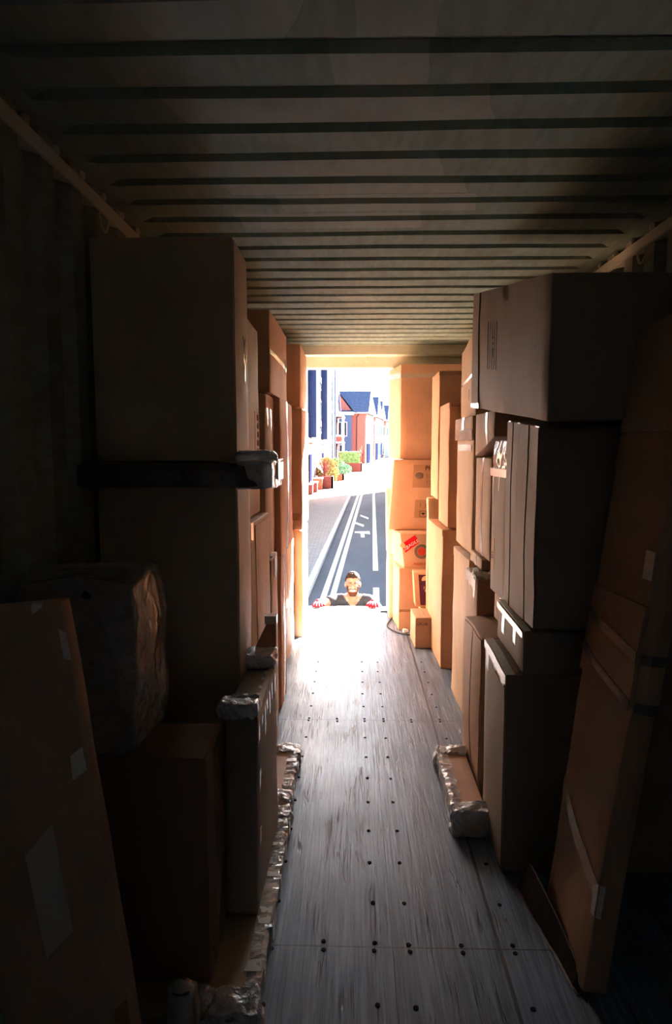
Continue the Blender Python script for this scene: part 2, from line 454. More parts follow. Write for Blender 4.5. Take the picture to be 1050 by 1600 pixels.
# screws of the plywood, in their rows beside the seams
for r, y in enumerate([1.575, 1.79, 2.006, 2.04, 2.235, 2.47, 2.69, 2.92, 3.14, 3.37, 3.603, 3.83, 3.866, 4.06, 4.28, 4.5, 4.72, 4.94]):
    cols = [-.268, .08, .2, .552]
    if r in (2, 3, 11, 12): cols += [-.092, .377]
    for x in cols:
        bm = bmesh.new()
        bmesh.ops.create_cone(bm, cap_ends=True, segments=12, radius1=.0085, radius2=.0075, depth=.003)
        fin(bm, 'floor_screw', SCREWM, floor, (x + mnoise.noise((x*9, y*9, 1))*.008, y + mnoise.noise((x*9, y*9, 5))*.008, .001), dist=0)

# roof: die-pressed sheet whose grooves run across and fade out before the side rails
bm = bmesh.new(); P = .2015; GR = .026
prof = [(-.034, 0), (-.020, GR), (.018, GR), (.030, 0)]
ys = [BY]
k0 = int((BY-1.70)/P); prof_pts = []
for k in range(k0+1, 24):
    yc = 1.70 + k*P + .01
    for dy, h in prof: prof_pts.append((yc+dy, h))
prof_pts = [(BY, 0)] + [p for p in prof_pts if BY < p[0] < 6.42] + [(6.45, 0)]
xs = [(-1.06, 0), (-.93, 0), (-.87, 1), (1.22, 1), (1.28, 0), (1.42, 0)]
xs_f = [(-1.06, 0), (-.93, 0), (-.90, .5), (-.87, 1)] + [(-.87 + (2.09)*i/24, 1) for i in range(1, 24)] + [(1.22, 1), (1.25, .5), (1.28, 0), (1.42, 0)]
grid = [[bm.verts.new((x, y + .004*sin(x*3+y*7), CZ + h*fx + .0025*mnoise.noise((x*2.2, y*2.2, 3)))) for (y, h) in prof_pts] for (x, fx) in xs_f]
for i in range(len(grid)-1):
    for j in range(len(prof_pts)-1):
        bm.faces.new((grid[i][j], grid[i][j+1], grid[i+1][j+1], grid[i+1][j]))
ceil = fin(bm, 'ceiling', CEILM, dist=0)
md = ceil.modifiers.new('solid', 'SOLIDIFY'); md.thickness = .003; md.offset = 1
struct(ceil, 'beige corrugated steel roof of the container with paler patches')

def corr_wall(name, x, sgn, label):
    """trapezoid corrugated side wall; sgn=+1 recess goes to -x"""
    bm = bmesh.new(); pts = []; y = BY; per = .225; phase = 2.139
    k = int((BY-phase)/per)
    while True:
        yc = phase + k*per
        if yc > DY: break
        for dy, dp in ((-.085, .036), (-.045, 0), (.045, 0), (.085, .036)):
            if BY < yc+dy < DY: pts.append((yc+dy, dp))
        k += 1
    pts = [(BY, .036)] + pts + [(DY, .036)]
    lo = [bm.verts.new((x - sgn*d, yy, -.02)) for yy, d in pts]
    hi = [bm.verts.new((x - sgn*d, yy, 2.70)) for yy, d in pts]
    for i in range(len(pts)-1): bm.faces.new((lo[i], lo[i+1], hi[i+1], hi[i]))
    o = fin(bm, name, WALLM, dist=0)
    md = o.modifiers.new('solid', 'SOLIDIFY'); md.thickness = .003; md.offset = 0
    return struct(o, label)
corr_wall('wall_left', WL+.012, 1, 'beige corrugated steel side wall on the left')
corr_wall('wall_right', WR-.012, -1, 'beige corrugated steel side wall on the right')
struct(boxes('wall_back_bounce', [(-1.06, 1.42, BY-.06, BY, -.1, 2.72)], BACKM), 'pale wall added behind the camera to bounce light onto the cartons')  # unseen wall, added close behind the camera as a reflector for dark fronts
for nm, x, s_, lb in (('trim_1', -.977, 1, 'left'), ('trim_2', 1.335, -1, 'right')):
    xa, xb = sorted((x, x - s_*.07))
    r = struct(boxes(nm, [(xa, xb, BY, DY, 2.608, 2.662)], RAILM, bevel=.008), 'beige steel roof rail along the %s wall' % lb)
    for k in range(-1, 14):
        y = 1.70 + (k+.5)*P + .012
        if not 1.3 < y < 4.4: continue
        bm = bmesh.new()
        bmesh.ops.create_uvsphere(bm, u_segments=10, v_segments=6, radius=.018)
        for v in bm.verts: v.co = Vector((v.co.x*.8, v.co.y*1.1, v.co.z*1.1))
        fin(bm, 'weld_lug', RAILM, r, (x - s_*.012, y, 2.677), smooth=True, dist=0)
    # lashing ring hanging just under the rail
    bm = bmesh.new(); ring = []
    for i in range(15):
        a = pi*i/14; ring.append((0, .045*cos(a), -.06*sin(a)))
    tube_into(bm, ring, .006, 8)
    fin(bm, 'lashing_ring', RAILM, r, (x - s_*.012, 2.62 if s_ > 0 else 3.12, 2.606), smooth=True, dist=0)
# door end: header with a stepped rain lip, corner posts, threshold plate
hd = struct(boxes('trim_3', [(-1.06, 1.42, 6.40, 6.56, 2.60, 2.72), (-1.06, 1.42, 6.54, 6.71, 2.492, 2.72),
                             (-1.06, 1.42, 6.70, 6.76, 2.515, 2.72)], RAILM, bevel=.006), 'beige steel door header of the container')
bmh = bmesh.new(); tube_into(bmh, [(0, 0, .03), (0, 0, -.01), (0, -.012, -.024), (0, -.022, -.012)], .005, 8)
fin(bmh, 'header_hook', RAILM, hd, (.147, 6.53, 2.575), smooth=True, dist=0)
struct(boxes('trim_4', [(-1.06, -.95, 6.52, 6.74, -.1, 2.72)], RAILM, bevel=.006), 'left corner post of the door frame')
struct(boxes('trim_5', [(1.31, 1.42, 6.52, 6.74, -.1, 2.72)], RAILM, bevel=.006), 'right corner post of the door frame')
struct(boxes('trim_6', [(-1.06, 1.42, 6.66, 6.735, -.17, .001)], RAILM, bevel=.004), 'steel threshold at the edge of the container floor')

# ================================================================== LEFT STACKS
# leaning carton, nearest on the left
L1 = Carton('leaning_carton', 'tall thin brown carton leaning against the left wall with a pale document pouch', 'box',
            -.83, -.505, 1.44, 1.49, 0, 1.325, KRAFT, rot=(0, radians(-7.3), 0))
L1.patch('document_pouch', LABELP, [('F', [(.44, .34), (.68, .39), (.66, .60), (.42, .545)])], label='pale plastic document pouch')
L1.tapes('F', [(.24, .07, .965, 1.0), (.82, .08, .985, 1.0)], TAPEW, .25)
L1.patch('packing_tape', TAPEW, [('F', [(.95, .90), (1, .895), (1, .945), (.95, .955)])])
L1.patch('packing_tape', TAPEW, [('F', [(.87, .675), (.985, .69), (.985, .735), (.885, .72)])])
L1.patch('packing_tape', TAPEB, [('F', [(.86, .17), (.985, .19), (.985, .24), (.88, .22)])])
L1.text('printed_mark', 'N3', INK, 'F', .2, .15, .06, radians(80))

rl = empty('wrapped_roll', (-.468, 1.625, 0), 'small plastic-wrapped roll standing on the floor at the bottom left', 'roll')
bm = bmesh.new(); tube_into(bm, [(0, 0, 0), (0, 0, .10), (0, 0, .19), (0, 0, .205)], [.036, .037, .036, .03], 24)
fin(bm, 'roll_core', DARKW, rl, smooth=True)
blob('stretch_wrap', (0, 0, .105), (.082, .08, .215), STRETCH, rl, .006, 22, .6, 12, 3)

# flat packs on the floor along the left edge of the aisle
def flat_pack(name, label, x0, x1, y0, y1, z1, mat, side, seed, ends=(1, 1), group=None, thick=.10, wx=None):
    c = Carton(name, label, 'flat pack', x0, x1, y0, y1, 0, z1, mat, .001, .002, group=group, bevel=.008)
    L, W = y1-y0, x1-x0
    for e in (0, 1):
        if not ends[e]: continue
        yy = (-L/2+thick*.45) if e == 0 else (L/2-thick*.45)
        ww = wx or W+.03; xc = (W/2+.012-ww/2) if wx else 0
        blob('bubble_wrap', (xc, yy, z1*.55), (ww, thick, z1*1.3), BUBBLE, c.o, .014, 20, .3, 18, seed+e)
    # crumpled stretch film and tape along the aisle edge
    xs_ = W/2 if side > 0 else -W/2
    bm = bmesh.new(); n = 70; rows = []
    for i in range(n+1):
        y = -L/2 + L*i/n; row = []
        for j, (ox, oz) in enumerate(((-.045, z1+.004), (-.012, z1+.009), (.006, z1+.002), (.008, z1*.6), (.004, z1*.15))):
            nz = mnoise.noise_vector(Vector((j*.9+seed, y*34, seed*2)))*.009
            row.append(bm.verts.new((xs_ + (ox if side > 0 else -ox) + nz.x*1.0, y, max(.002, oz + abs(nz.z)*1.3))))
        rows.append(row)
    for A, B in zip(rows, rows[1:]):
        for j in range(4): bm.faces.new((A[j], B[j], B[j+1], A[j+1]))
    f = fin(bm, 'stretch_film', STRETCH, c.o)
    rnd = random.Random(seed)
    for k in range(int(L/.11)):
        u = .1 + .8*(k+.5)/int(L/.11)+rnd.uniform(-.05, .05)
        if rnd.random() < .35: continue
        wd = rnd.uniform(.006, .04)/L
        if side > 0: pc = [('T', [(1-rnd.uniform(.05, .12), u), (1.0, u), (1.0, u+wd), (.93, u+wd)]), ('R', [(u, rnd.uniform(.2, .6)), (u+wd, .4), (u+wd, 1), (u, 1)])]
        else: pc = [('T', [(0, u), (rnd.uniform(.1, .3), u), (.2, u+wd), (0, u+wd)]), ('L', [(u, rnd.uniform(.2, .6)), (u+wd, .4), (u+wd, 1), (u, 1)])]
        c.patch('packing_tape', TAPEW, pc, off=.011, n=3)
    return c
F2 = flat_pack('flat_pack', 'long flat wrapped carton lying on the floor at the left, nearest the camera', -.93, -.275, 1.66, 2.735, .08, KRAFTW, 1, 11, wx=.20)
F1 = flat_pack('flat_pack', 'shorter flat wrapped carton lying on the left of the floor, behind the long one', -.93, -.285, 2.77, 3.33, .08, KRAFTP, 1, 23, wx=.13)

L3 = Carton('cardboard_box', 'large dark carton with a creased top, standing at the left below the plastic-wrapped bundle', 'box',
            -.93, -.425, 1.775, 2.03, .083, .785, KRAFTD, .010, .006)
L3.patch('packing_tape', TAPEB, [('R', [(.28, .0), (.52, .0), (.52, 1), (.28, 1)]), ('T', [(.80, .25), (1, .25), (1, .55), (.80, .5)])])
L3.patch('flap', KRAFTD, [('T', [(.02, .02), (.98, .02), (.98, .49), (.02, .49)])], off=.004, th=.004)
L2 = empty('wrapped_bundle', (-.785, 1.90, .80), 'bulky bundle in shiny stretch wrap on top of the dark carton at the left', 'bundle')
blob('bundle_contents', (0, 0, .262), (.35, .27, .50), DARKW, L2, .02, 5, .35, 16, 2)
blob('stretch_wrap', (0, 0, .265), (.37, .31, .53), STRETCH, L2, .016, 8, .28, 28, 2)

L5 = Carton('flat_pack', 'slim taped carton standing upright on its edge at the left aisle, bubble wrap on top', 'flat pack',
            -.428, -.318, 2.05, 2.62, .083, .795, KRAFTG, .008, .006)
L5.patch('edge_guard', KRAFTP, [('T', [(.86, .0), (1, .0), (1, 1), (.86, 1)]), ('R', [(0, .955), (1, .955), (1, 1), (0, 1)])], off=.004, th=.004)
L5.tapes('R', [(.06, .05, .86, 1), (.18, .05, .90, 1), (.33, .04, .80, 1), (.45, .06, .88, 1), (.60, .04, .82, 1), (.72, .05, .86, 1), (.90, .05, .84, 1)], TAPEW, .25)
L5.tapes('R', [(.10, .05, .60, .70), (.10, .05, .32, .40), (.96, .05, .60, .70)], TAPEW)
blob('bubble_wrap', (-.01, -.25, .735), (.135, .11, .055), BUBBLE, L5.o, .014, 18, .5, 14, 5)
blob('bubble_wrap', (-.005, .235, .742), (.135, .13, .065), BUBBLE, L5.o, .012, 16, .5, 14, 6)
cp = bmesh.new()
a = [(-.07, 0, 0), (.035, 0, 0), (.035, 0, .155), (.01, 0, .165)]
va = [cp.verts.new((x, 0, z)) for x, y, z in a]; vb = [cp.verts.new((x, .035, z)) for x, y, z in a]
cp.faces.new(va); cp.faces.new(vb)
for i in range(4): cp.faces.new((va[i], va[(i+1) % 4], vb[(i+1) % 4], vb[i]))
cpo = tag(fin(cp, 'corner_protector', KRAFTO, None, (-.355, 2.635, .815), dist=0), 'small triangular orange cardboard corner propped behind the upright slim carton', 'cardboard corner')
bmt = bmesh.new(); addbox(bmt, -.012, .038, -.004, .04, .135, .17); fin(bmt, 'packing_tape', TAPEW, cpo, dist=0)
CORNER = cpo

L4a = Carton('tall_carton', 'dark tall carton at the left under the wrapped slab', 'box', -.965, -.437, 2.40, 2.72, .083, 1.545, KRAFTP, .006, .003)
L4a.rect('flap', KRAFTP, 'R', .02, .42, .01, .99, off=.003, th=.003)
SL = empty('wrapped_slab', (-.62, 2.35, 1.552), 'long flat slab with bubble-wrapped end, jutting out between two tall dark cartons', 'slab')
bm = bmesh.new(); addbox(bm, -.335, .315, -.165, .165, 0, .085)
o = fin(bm, 'slab_body', DARKW, SL, dist=0); md = o.modifiers.new('b', 'BEVEL'); md.width = .018; md.segments = 3
blob('bubble_wrap', (.285, .0, .045), (.125, .33, .10), BUBBLE, SL, .008, 12, .22, 16, 9)
blob('bubble_wrap', (.25, .10, .105), (.15, .10, .05), BUBBLE, SL, .008, 14, .6, 12, 10)
for k in range(5):
    yy = -.02 + k*.035
    bm = bmesh.new()
    addbox(bm, .349, .352, yy, yy+.022, .02, .085); addbox(bm, .30, .351, yy+.004, yy+.026, .093, .097)
    fin(bm, 'packing_tape', TAPEW, SL, dist=0)
L4b = Carton('tall_carton', 'large dark carton reaching almost to the roof at the left, above the wrapped slab', 'box', -.965, -.437, 2.405, 2.72, 1.64, 2.455, KRAFTP, .006, .003)
L4b.rect('flap', KRAFTP, 'R', .02, .47, .01, .985, off=.003, th=.003)
L4b.text('printed_arrows', 'Y', TAPEW, 'R', .60, .44, .15); L4b.text('printed_arrows', 'Y', INKG, 'R', .60, .54, .12)

F8 = Carton('tall_carton', 'brown carton with a torn taped corner behind the upright slim carton at the left', 'box', -.965, -.437, 2.775, 3.32, .083, 1.355, KRAFTP, .010, .006,
            adj={(1, 0, None): (-.01, 0, 0)})
F8.rect('flap', KRAFTP, 'R', .22, .98, .02, .985, off=.003, th=.003)
F8.patch('packing_tape', TAPEW, [('R', [(.03, .945), (.14, .935), (.14, 1), (.03, 1)]), ('T', [(.88, .02), (1, .02), (1, .13), (.88, .13)])])
L7 = Carton('tall_carton', 'narrow tan carton with a dark printed label, behind the tall dark left carton', 'box', -.965, -.478, 2.80, 3.29, 1.362, 2.275, KRAFTP, .008, .004,
            adj={(1, 1, 1): (0, 0, -.0)})
L7.rect('printed_label', LABELG, 'R', .62, .98, .30, .55, label='faded printed label')
for k in range(5): L7.text('printed_text', 'IIIIII', INKG, 'R', .80, .34+.045*k, .04)
L9b = Carton('tall_carton', 'brown carton with a flap of torn tape, behind the torn-cornered carton at the left', 'box', -.965, -.428, 3.34, 3.62, 0, 1.10, KRAFTP, .008, .006)
L9b.patch('packing_tape', TAPEW, [('R', [(.30, .90), (.62, .90), (.70, 1), (.35, 1)]), ('T', [(.94, .35), (1, .35), (1, .7), (.94, .7)])], off=.006)
L9 = Carton('tall_carton', 'tan left-hand carton with white tape at its top, behind the label-printed one', 'box', -.965, -.452, 3.34, 3.62, 1.105, 1.90, KRAFTP, .008, .005)
L9.tapes('R', [(.25, .16, .88, 1), (.75, .18, .85, 1)], TAPEW, .05)
L11 = Carton('tall_carton', 'tall orange-lit carton under the upper box at the left, beside a dark-fronted one', 'box', -.965, -.488, 3.64, 3.98, 0, 2.0, KRAFTO, .006, .005)
L11.rect('flap', KRAFTO, 'R', .03, .97, .9, .995, off=.003, th=.003)
L12l = Carton('cardboard_box', 'lower dark-fronted carton on the floor at the left, just before the sunlit box', 'box', -.965, -.452, 4.0, 4.33, 0, .995, KRAFTO, .006, .005)
L12l.rect('packing_tape', TAPEB, 'R', .4, .6, 0, 1)
L12 = Carton('tall_carton', 'dark-fronted lit-sided carton, second tier at the left below the upper orange box', 'box', -.965, -.448, 4.0, 4.76, 1.0, 2.0, KRAFTO, .010, .005)
L12.rect('packing_tape', TAPEB, 'R', .46, .56, 0, 1)
L10 = Carton('cardboard_box', 'orange-lit box near the roof at the left with a dark front', 'box', -.965, -.478, 3.77, 4.72, 2.014, 2.485, KRAFTO, .006, .004)
L10.rect('printed_mark', INKG, 'R', .80, .90, .40, .62); L10.rect('packing_tape', TAPEB, 'R', .0, 1, .47, .53)
L16 = Carton('cardboard_box', 'box on the floor at the left with its side glaring white in the sun', 'box', -.965, -.512, 4.345, 5.50, 0, .99, KRAFTP, .008, .006)
L16.rect('packing_tape', TAPE, 'R', .05, .95, .47, .53); L16.rect('flap', KRAFTP, 'R', .5, .99, .54, .99, off=.003, th=.003)
L15 = Carton('tall_carton', 'orange carton standing on the floor at the left by the doorway, sun on its side', 'box', -.965, -.437, 5.60, 6.25, 0, .96, KRAFTO, .006, .005)
L15.rect('packing_tape', TAPEB, 'F', .45, .6, 0, 1)
L14 = Carton('tall_carton', 'brown-fronted carton in the middle of the far left stack by the doorway', 'box', -.965, -.425, 5.42, 6.2, .995, 2.02, KRAFTO, .010, .005)
L14.rect('packing_tape', TAPEB, 'F', .02, .98, .08, .14)
L13 = Carton('cardboard_box', 'dark-fronted box on top of the far left stack, under the door header', 'box', -.965, -.45, 5.62, 6.38, 2.05, 2.585, KRAFTO, .018, .006)
L13.rect('packing_tape', TAPEB, 'F', .45, .55, 0, 1)

# ================================================================== RIGHT STACKS
R6 = flat_pack('flat_pack', 'small narrow flat carton on the floor at the right with bubble wrap at both ends', .455, .597, 2.655, 3.28, .10, KRAFTO, -1, 31, thick=.085)
R3 = Carton('tall_carton', 'grey-brown carton on the right floor with white tape along its top edge', 'box', .603, 1.28, 2.43, 2.82, 0, .81, KRAFTG, .007, .005,
            adj={(None, 1, 1): (0, 0, .03)})
R3.rect('flap', KRAFTG, 'L', .02, .60, .01, .93, off=.003, th=.003)
R3.patch('packing_tape', TAPEW, [('L', [(.0, .955), (1, .955), (1, 1), (0, 1)]), ('T', [(0, 0), (.05, 0), (.05, 1), (0, 1)])], off=.004)
R3.tapes('L', [(.14, .12, .80, 1), (.48, .10, .78, 1), (.85, .12, .86, 1)], TAPEW)
R2b = Carton('cardboard_box', 'squat carton with a white taped lip, between two tall grey-brown cartons', 'box', .642, 1.28, 2.345, 2.76, .845, 1.005, KRAFTG, .005, .005, adj={(None, 1, None): (0, 0, .025)})
R2b.patch('packing_tape', TAPEW, [('L', [(0, .86), (1, .86), (1, 1), (0, 1)]), ('T', [(0, 0), (.04, 0), (.04, 1), (0, 1)])], off=.007)
R2b.tapes('L', [(.30, .08, .45, 1), (.72, .10, .35, 1)], TAPEW)
R2 = Carton('tall_carton', 'tall grey-brown carton of long folded panels at the right, under the big overhanging box', 'box', .662, 1.28, 2.29, 2.75, 1.035, 1.765, KRAFTG, .006, .006, adj={(None, 1, 1): (0, 0, .04)})
for k, (u0, u1) in enumerate(((.02, .26), (.28, .55), (.57, .76), (.78, .99))):
    R2.rect('folded_panel', KRAFTG, 'L', u0, u1, .0, .995, off=.003+.002*(k % 2), th=.004)
R2.tapes('L', [(.07, .10, .88, 1), (.60, .08, .90, 1), (.93, .06, .84, 1)], TAPEW)
R2.tapes('L', [(.30, .10, .02, .16), (.70, .08, .04, .18)], TAPEW)
R1 = Carton('cardboard_box', 'big brown box overhanging the aisle at the upper right, close to the roof', 'box', .640, 1.30, 2.19, 3.46, 1.83, 2.265, KRAFTG, .006, .004,
            adj={(None, 1, 0): (0, 0, .075), (None, 1, 1): (0, 0, .225), (0, 0, None): (.018, 0, 0), (None, 0, 0): (0, 0, -.05)})
R1.rect('flap', KRAFTG, 'L', .88, 1.0, .0, 1.0, off=.006, th=.006)
R1.patch('packing_tape', TAPEW, [('L', [(.86, .0), (1, .0), (1, .035), (.86, .05)])], off=.008)
bmx = [('L', [(.58+.035*k, .34+.03*(k % 2)), (.585+.035*k, .34), (.585+.035*k, .74), (.58+.035*k, .72-.03*(k % 2))]) for k in range(5)]
R1.patch('printed_mark', INK, bmx, n=3, label='faded printed symbols')
R1.patch('printed_mark', INK, [('L', [(.635, .45), (.66, .45), (.66, .52), (.635, .52)]), ('L', [(.635, .55), (.65, .55), (.65, .565), (.635, .565)]), ('L', [(.635, .60), (.65, .60), (.65, .615), (.635, .615)])], n=3)
# leaning carton, nearest on the right
R4 = Carton('leaning_carton', 'long brown carton leaning at the right front, strapped around its middle', 'box',   .715, .79, 1.84, 2.185, .012, 2.10, KRAFT, .014, .008,
            rot=(0, radians(6.9), 0), adj={(0, 1, None): (-.02, 0, 0)})
R4.patch('sleeve', KRAFT, [('L', [(0, .44), (1, .44), (1, .585), (0, .585)]), ('F', [(0, .44), (1, .44), (1, .585), (0, .585)])], off=.010, th=.010, label='overlapping cardboard sleeve')
R4.patch('strap', STRAP, [('L', [(0, .505), (1, .535), (1, .55), (0, .52)]), ('F', [(0, .505), (1, .505), (1, .52), (0, .52)])], off=.0125, th=.002)
R4.patch('strap', STRAP, [('L', [(0, .435), (1, .475), (1, .49), (0, .45)]), ('F', [(0, .435), (1, .435), (1, .45), (0, .45)])], off=.0125, th=.002)
R4.patch('packing_tape', TAPE, [('L', [(0.0, .135), (1, .225), (1, .25), (0.0, .165)])])
R4.patch('packing_tape', TAPEW, [('L', [(0, .12), (.06, .12), (.08, .16), (0, .17)]), ('F', [(0, .12), (.2, .12), (.2, .17), (0, .17)])], off=.004)
R4.patch('flap', KRAFT, [('L', [(0, .83), (1, .83), (1, .995), (0, .995)])], off=.006, th=.006)
R4.patch('flap', KRAFT, [('L', [(0, .755), (1, .775), (1, .826), (0, .826)])], off=.004, th=.004)
R4.patch('packing_tape', TAPEW, [('L', [(.02, .62), (.14, .62), (.14, .66), (.02, .66)])])
# thin plastic-edged sheet standing in front of the leaning carton's foot
sh = bmesh.new(); n = 12; A, B = [], []
for i in range(n+1):
    t = i/n; y = 2.33 - .49*t
    hgt = .15*(1-t)**.5*min(1, t*6+.35) + .012
    w1 = mnoise.noise((t*5, 0, 0))*.006
    A.append((.640 + .066*t + w1, y, 0.002)); B.append((.640 + .066*t + .018, y, hgt))
va = [sh.verts.new(p) for p in A]; vb = [sh.verts.new(p) for p in B]
for i in range(n): sh.faces.new((va[i], va[i+1], vb[i+1], vb[i]))
PS = fin(sh, 'cardboard_sheet', plain('dark_sheet', S(52, 44, 38), .5), None, dist=0)
md = PS.modifiers.new('s', 'SOLIDIFY'); md.thickness = .004
tag(PS, 'thin dark cardboard sheet standing on the floor at the foot of the strapped carton', 'cardboard sheet')
eb = bmesh.new(); tube_into(eb, [(x-.002, y, z) for x, y, z in A], .004, 6); tube_into(eb, [(x, y, z+.002) for x, y, z in B], .003, 6)
fin(eb, 'plastic_edge', STRETCH, PS, smooth=True, dist=0)

# behind the grey-brown cartons
R7 = Carton('tall_carton', 'tan carton with wavy creased sides at the right, beside the small flat carton', 'box', .612, 1.28, 2.94, 3.40, 0, .79, KRAFT, .012, .012, adj={(0, 0, 1): (0, 0, .015)})
for (u0, u1) in ((.03, .42), (.46, .97)): R7.rect('flap', KRAFT, 'L', u0, u1, .0, .98, off=.004, th=.004)
R7.rect('printed_mark', INKG, 'L', .86, .93, .5, .75)
R7s = Carton('cardboard_box', 'small carton in the dark gap at the right, under the plastic-topped carton', 'box', .72, 1.28, 2.85, 3.18, .845, .985, KRAFT)
R7s.rect('packing_tape', TAPEB, 'L', .4, .6, 0, 1)
R8 = Carton('tall_carton', 'tan carton at the right with torn bubble wrap and tape on its top edge', 'box', .678, 1.28, 3.415, 3.77, 0, .985, KRAFT, .008, .006)
R8.patch('packing_tape', TAPEW, [('L', [(.1, .93), (.95, .95), (.95, 1), (.1, 1)]), ('T', [(0, .1), (.1, .1), (.1, .95), (0, .95)])], off=.004)
R8.tapes('L', [(.2, .1, .88, 1), (.55, .12, .90, 1), (.85, .08, .87, 1)], TAPEW)
blob('bubble_wrap', (-.27, -.12, 1.0), (.09, .12, .05), STRETCH, R8.o, .012, 20, .5, 12, 41)
R8b = Carton('cardboard_box', 'small shallow tan box at the right, on the carton with torn bubble wrap', 'box', .70, 1.28, 3.43, 3.76, 1.03, 1.09, KRAFTP, .003)
R8b.rect('packing_tape', TAPE, 'L', .42, .58, 0, 1)
R9 = Carton('tall_carton', 'plain pale carton on the right floor, behind the carton topped with torn bubble wrap', 'box', .705, 1.28, 3.79, 4.39, 0, 1.02, KRAFTP, .008, .006)
R9.rect('flap', KRAFTP, 'L', .01, .99, .94, .998, off=.004, th=.004)
R12 = Carton('tall_carton', 'carton with a clear plastic cap taped on top, under the big right box', 'box', .690, 1.28, 2.84, 3.16, .99, 1.60, KRAFTG, .005, .005)
R12.rect('printed_label', LABELG, 'L', .70, .95, .20, .44); R12.text('printed_text', 'III', INK, 'L', .82, .3, .05, pi/2)
blob('plastic_cap', (-.18, -.01, .655), (.245, .34, .17), STRETCH, R12.o, .008, 12, .35, 16, 44)
R12.patch('packing_tape', TAPEW, [('L', [(-.01, .93), (1.01, .93), (1.01, .99), (-.01, .99)])], off=.010)
R12.tapes('L', [(.5, .06, .82, 1.0), (.9, .06, .72, 1.0)], TAPEW)
R11b = Carton('tall_carton', 'narrow tan carton at the right beside the plastic-capped one', 'box', .722, 1.28, 3.33, 3.74, 1.095, 1.635, KRAFTP, .010, .005)
R11b.rect('packing_tape', TAPE, 'L', .45, .58, 0, 1)
R11 = Carton('cardboard_box', 'tilted tan box with tape down its side, wedged under the big overhanging box', 'box', .70, 1.28, 3.19, 3.66, 1.645, 1.875, KRAFT, .004, .004,
             adj={(None, 0, 0): (0, 0, .10)})
R11.patch('packing_tape', TAPEW, [('L', [(.30, .0), (.38, .0), (.45, 1), (.37, 1)])])
R10 = Carton('tall_carton', 'tall tan carton at the right with a plastic-wrapped top end', 'box', .742, 1.28, 3.94, 4.55, 1.03, 1.74, KRAFTP, .009, .005)
R10.rect('packing_tape', TAPEW, 'L', .1, .9, .90, .96, off=.004)
capc = Carton('lid', '', '', .728, 1.29, 3.92, 4.58, 1.74, 1.885, KRAFT, .006, .006)
capc.o.parent = R10.o; capc.o.location = capc.base - R10.base
for k_ in ('label', 'category'): del capc.o[k_]
capc.rect('packing_tape', TAPEW, 'L', .42, .52, .0, 1, off=.003); capc.rect('stretch_film', STRETCH, 'L', .02, .98, .0, .45, off=.005)
R13 = Carton('cardboard_box', 'pale box high on the right with one crushed corner, half behind the big overhanging box', 'box', .80, 1.28, 4.20, 4.78, 1.89, 2.44, KRAFTP, .006, .006,
             adj={(0, 1, 1): (0, 0, -.06), (None, 0, 1): (0, 0, .04)})
R13.rect('packing_tape', TAPEB, 'L', .0, 1, .48, .52); R13.text('printed_mark', '[', INKG, 'L', .4, .3, .08)
R16 = Carton('tall_carton', 'tall carton standing on the floor at the right, brown front and bright yellow side', 'box', .683, 1.28, 4.80, 5.56, 0, 1.075, KRAFTO, .010, .005, adj={(0, 1, None): (-.012, 0, 0)})
R16.rect('flap', KRAFTO, 'L', .01, .99, .955, .998, off=.004, th=.004); R16.rect('packing_tape', TAPEB, 'F', .3, .4, 0, 1)
R16b = Carton('thin_carton', 'thin upright cardboard board at the right, poking up behind the tall yellow-sided carton', 'box', .668, .80, 5.585, 5.70, 0, 1.255, KRAFTP, .003, .004)
R16b.rect('flap', KRAFTP, 'L', .05, .95, .95, .995, off=.003)
R15 = Carton('tall_carton', 'brown-fronted carton stacked on the yellow-sided carton at the right', 'box', .722, 1.28, 4.82, 5.32, 1.09, 2.03, KRAFTO, .008, .005)
R15.rect('packing_tape', TAPEB, 'F', .02, .98, .965, .995); R15.rect('flap', KRAFTO, 'L', .02, .98, .955, .995, off=.003, th=.003)
R14 = Carton('tall_carton', 'dark-topped carton rising behind the brown-fronted stack at the right', 'box', .715, 1.28, 5.36, 5.72, 1.26, 2.32, KRAFTO, .008, .005, adj={(0, 1, None): (.0, .1, 0)})
R14.rect('packing_tape', TAPEB, 'F', .0, 1, .965, .995)

# far right by the doorway
R21c = Carton('tall_carton', 'slim yellow-lit carton at the right edge of the doorway, lower of two', 'box', .372, .50, 6.27, 6.62, 0, .63, KRAFTP, .004, adj={(0, 1, None): (-.01, 0, 0)})
R21c.rect('packing_tape', TAPE, 'F', .3, .5, 0, 1)
R21d = Carton('tall_carton', 'slim yellow-lit carton at the right edge of the doorway, upper of two', 'box', .345, .50, 6.29, 6.62, .635, 1.30, KRAFTP, .004, adj={(0, None, 0): (.012, 0, 0)})
R21d.rect('packing_tape', TAPE, 'F', .3, .5, 0, 1)
R21 = Carton('tall_carton', 'brown carton on the floor by the doorway, under the red-labelled box', 'box', .436, .72, 5.83, 6.24, 0, .585, KRAFTO, .006, adj={(0, 1, None): (-.03, 0, 0)})
R21.rect('packing_tape', TAPEB, 'F', .02, .98, .30, .34)
R23 = Carton('cardboard_box', 'little orange box behind the small printed box on the floor at the right', 'box', .615, .90, 5.655, 5.80, 0, .27, KRAFTO, .003)
R23.rect('packing_tape', TAPEB, 'F', .4, .6, 0, 1)
R20 = Carton('printed_box', 'tilted box with a dark purple printed panel, under the box with a red label', 'box', .572, .92, 5.64, 5.82, .275, .575, KRAFTO, .003,
             adj={(None, 0, 1): (-.018, .06, 0), (None, 1, 1): (-.018, .06, 0)})
R20.rect('printed_panel', PURPL, 'F', .13, .95, .05, .93)
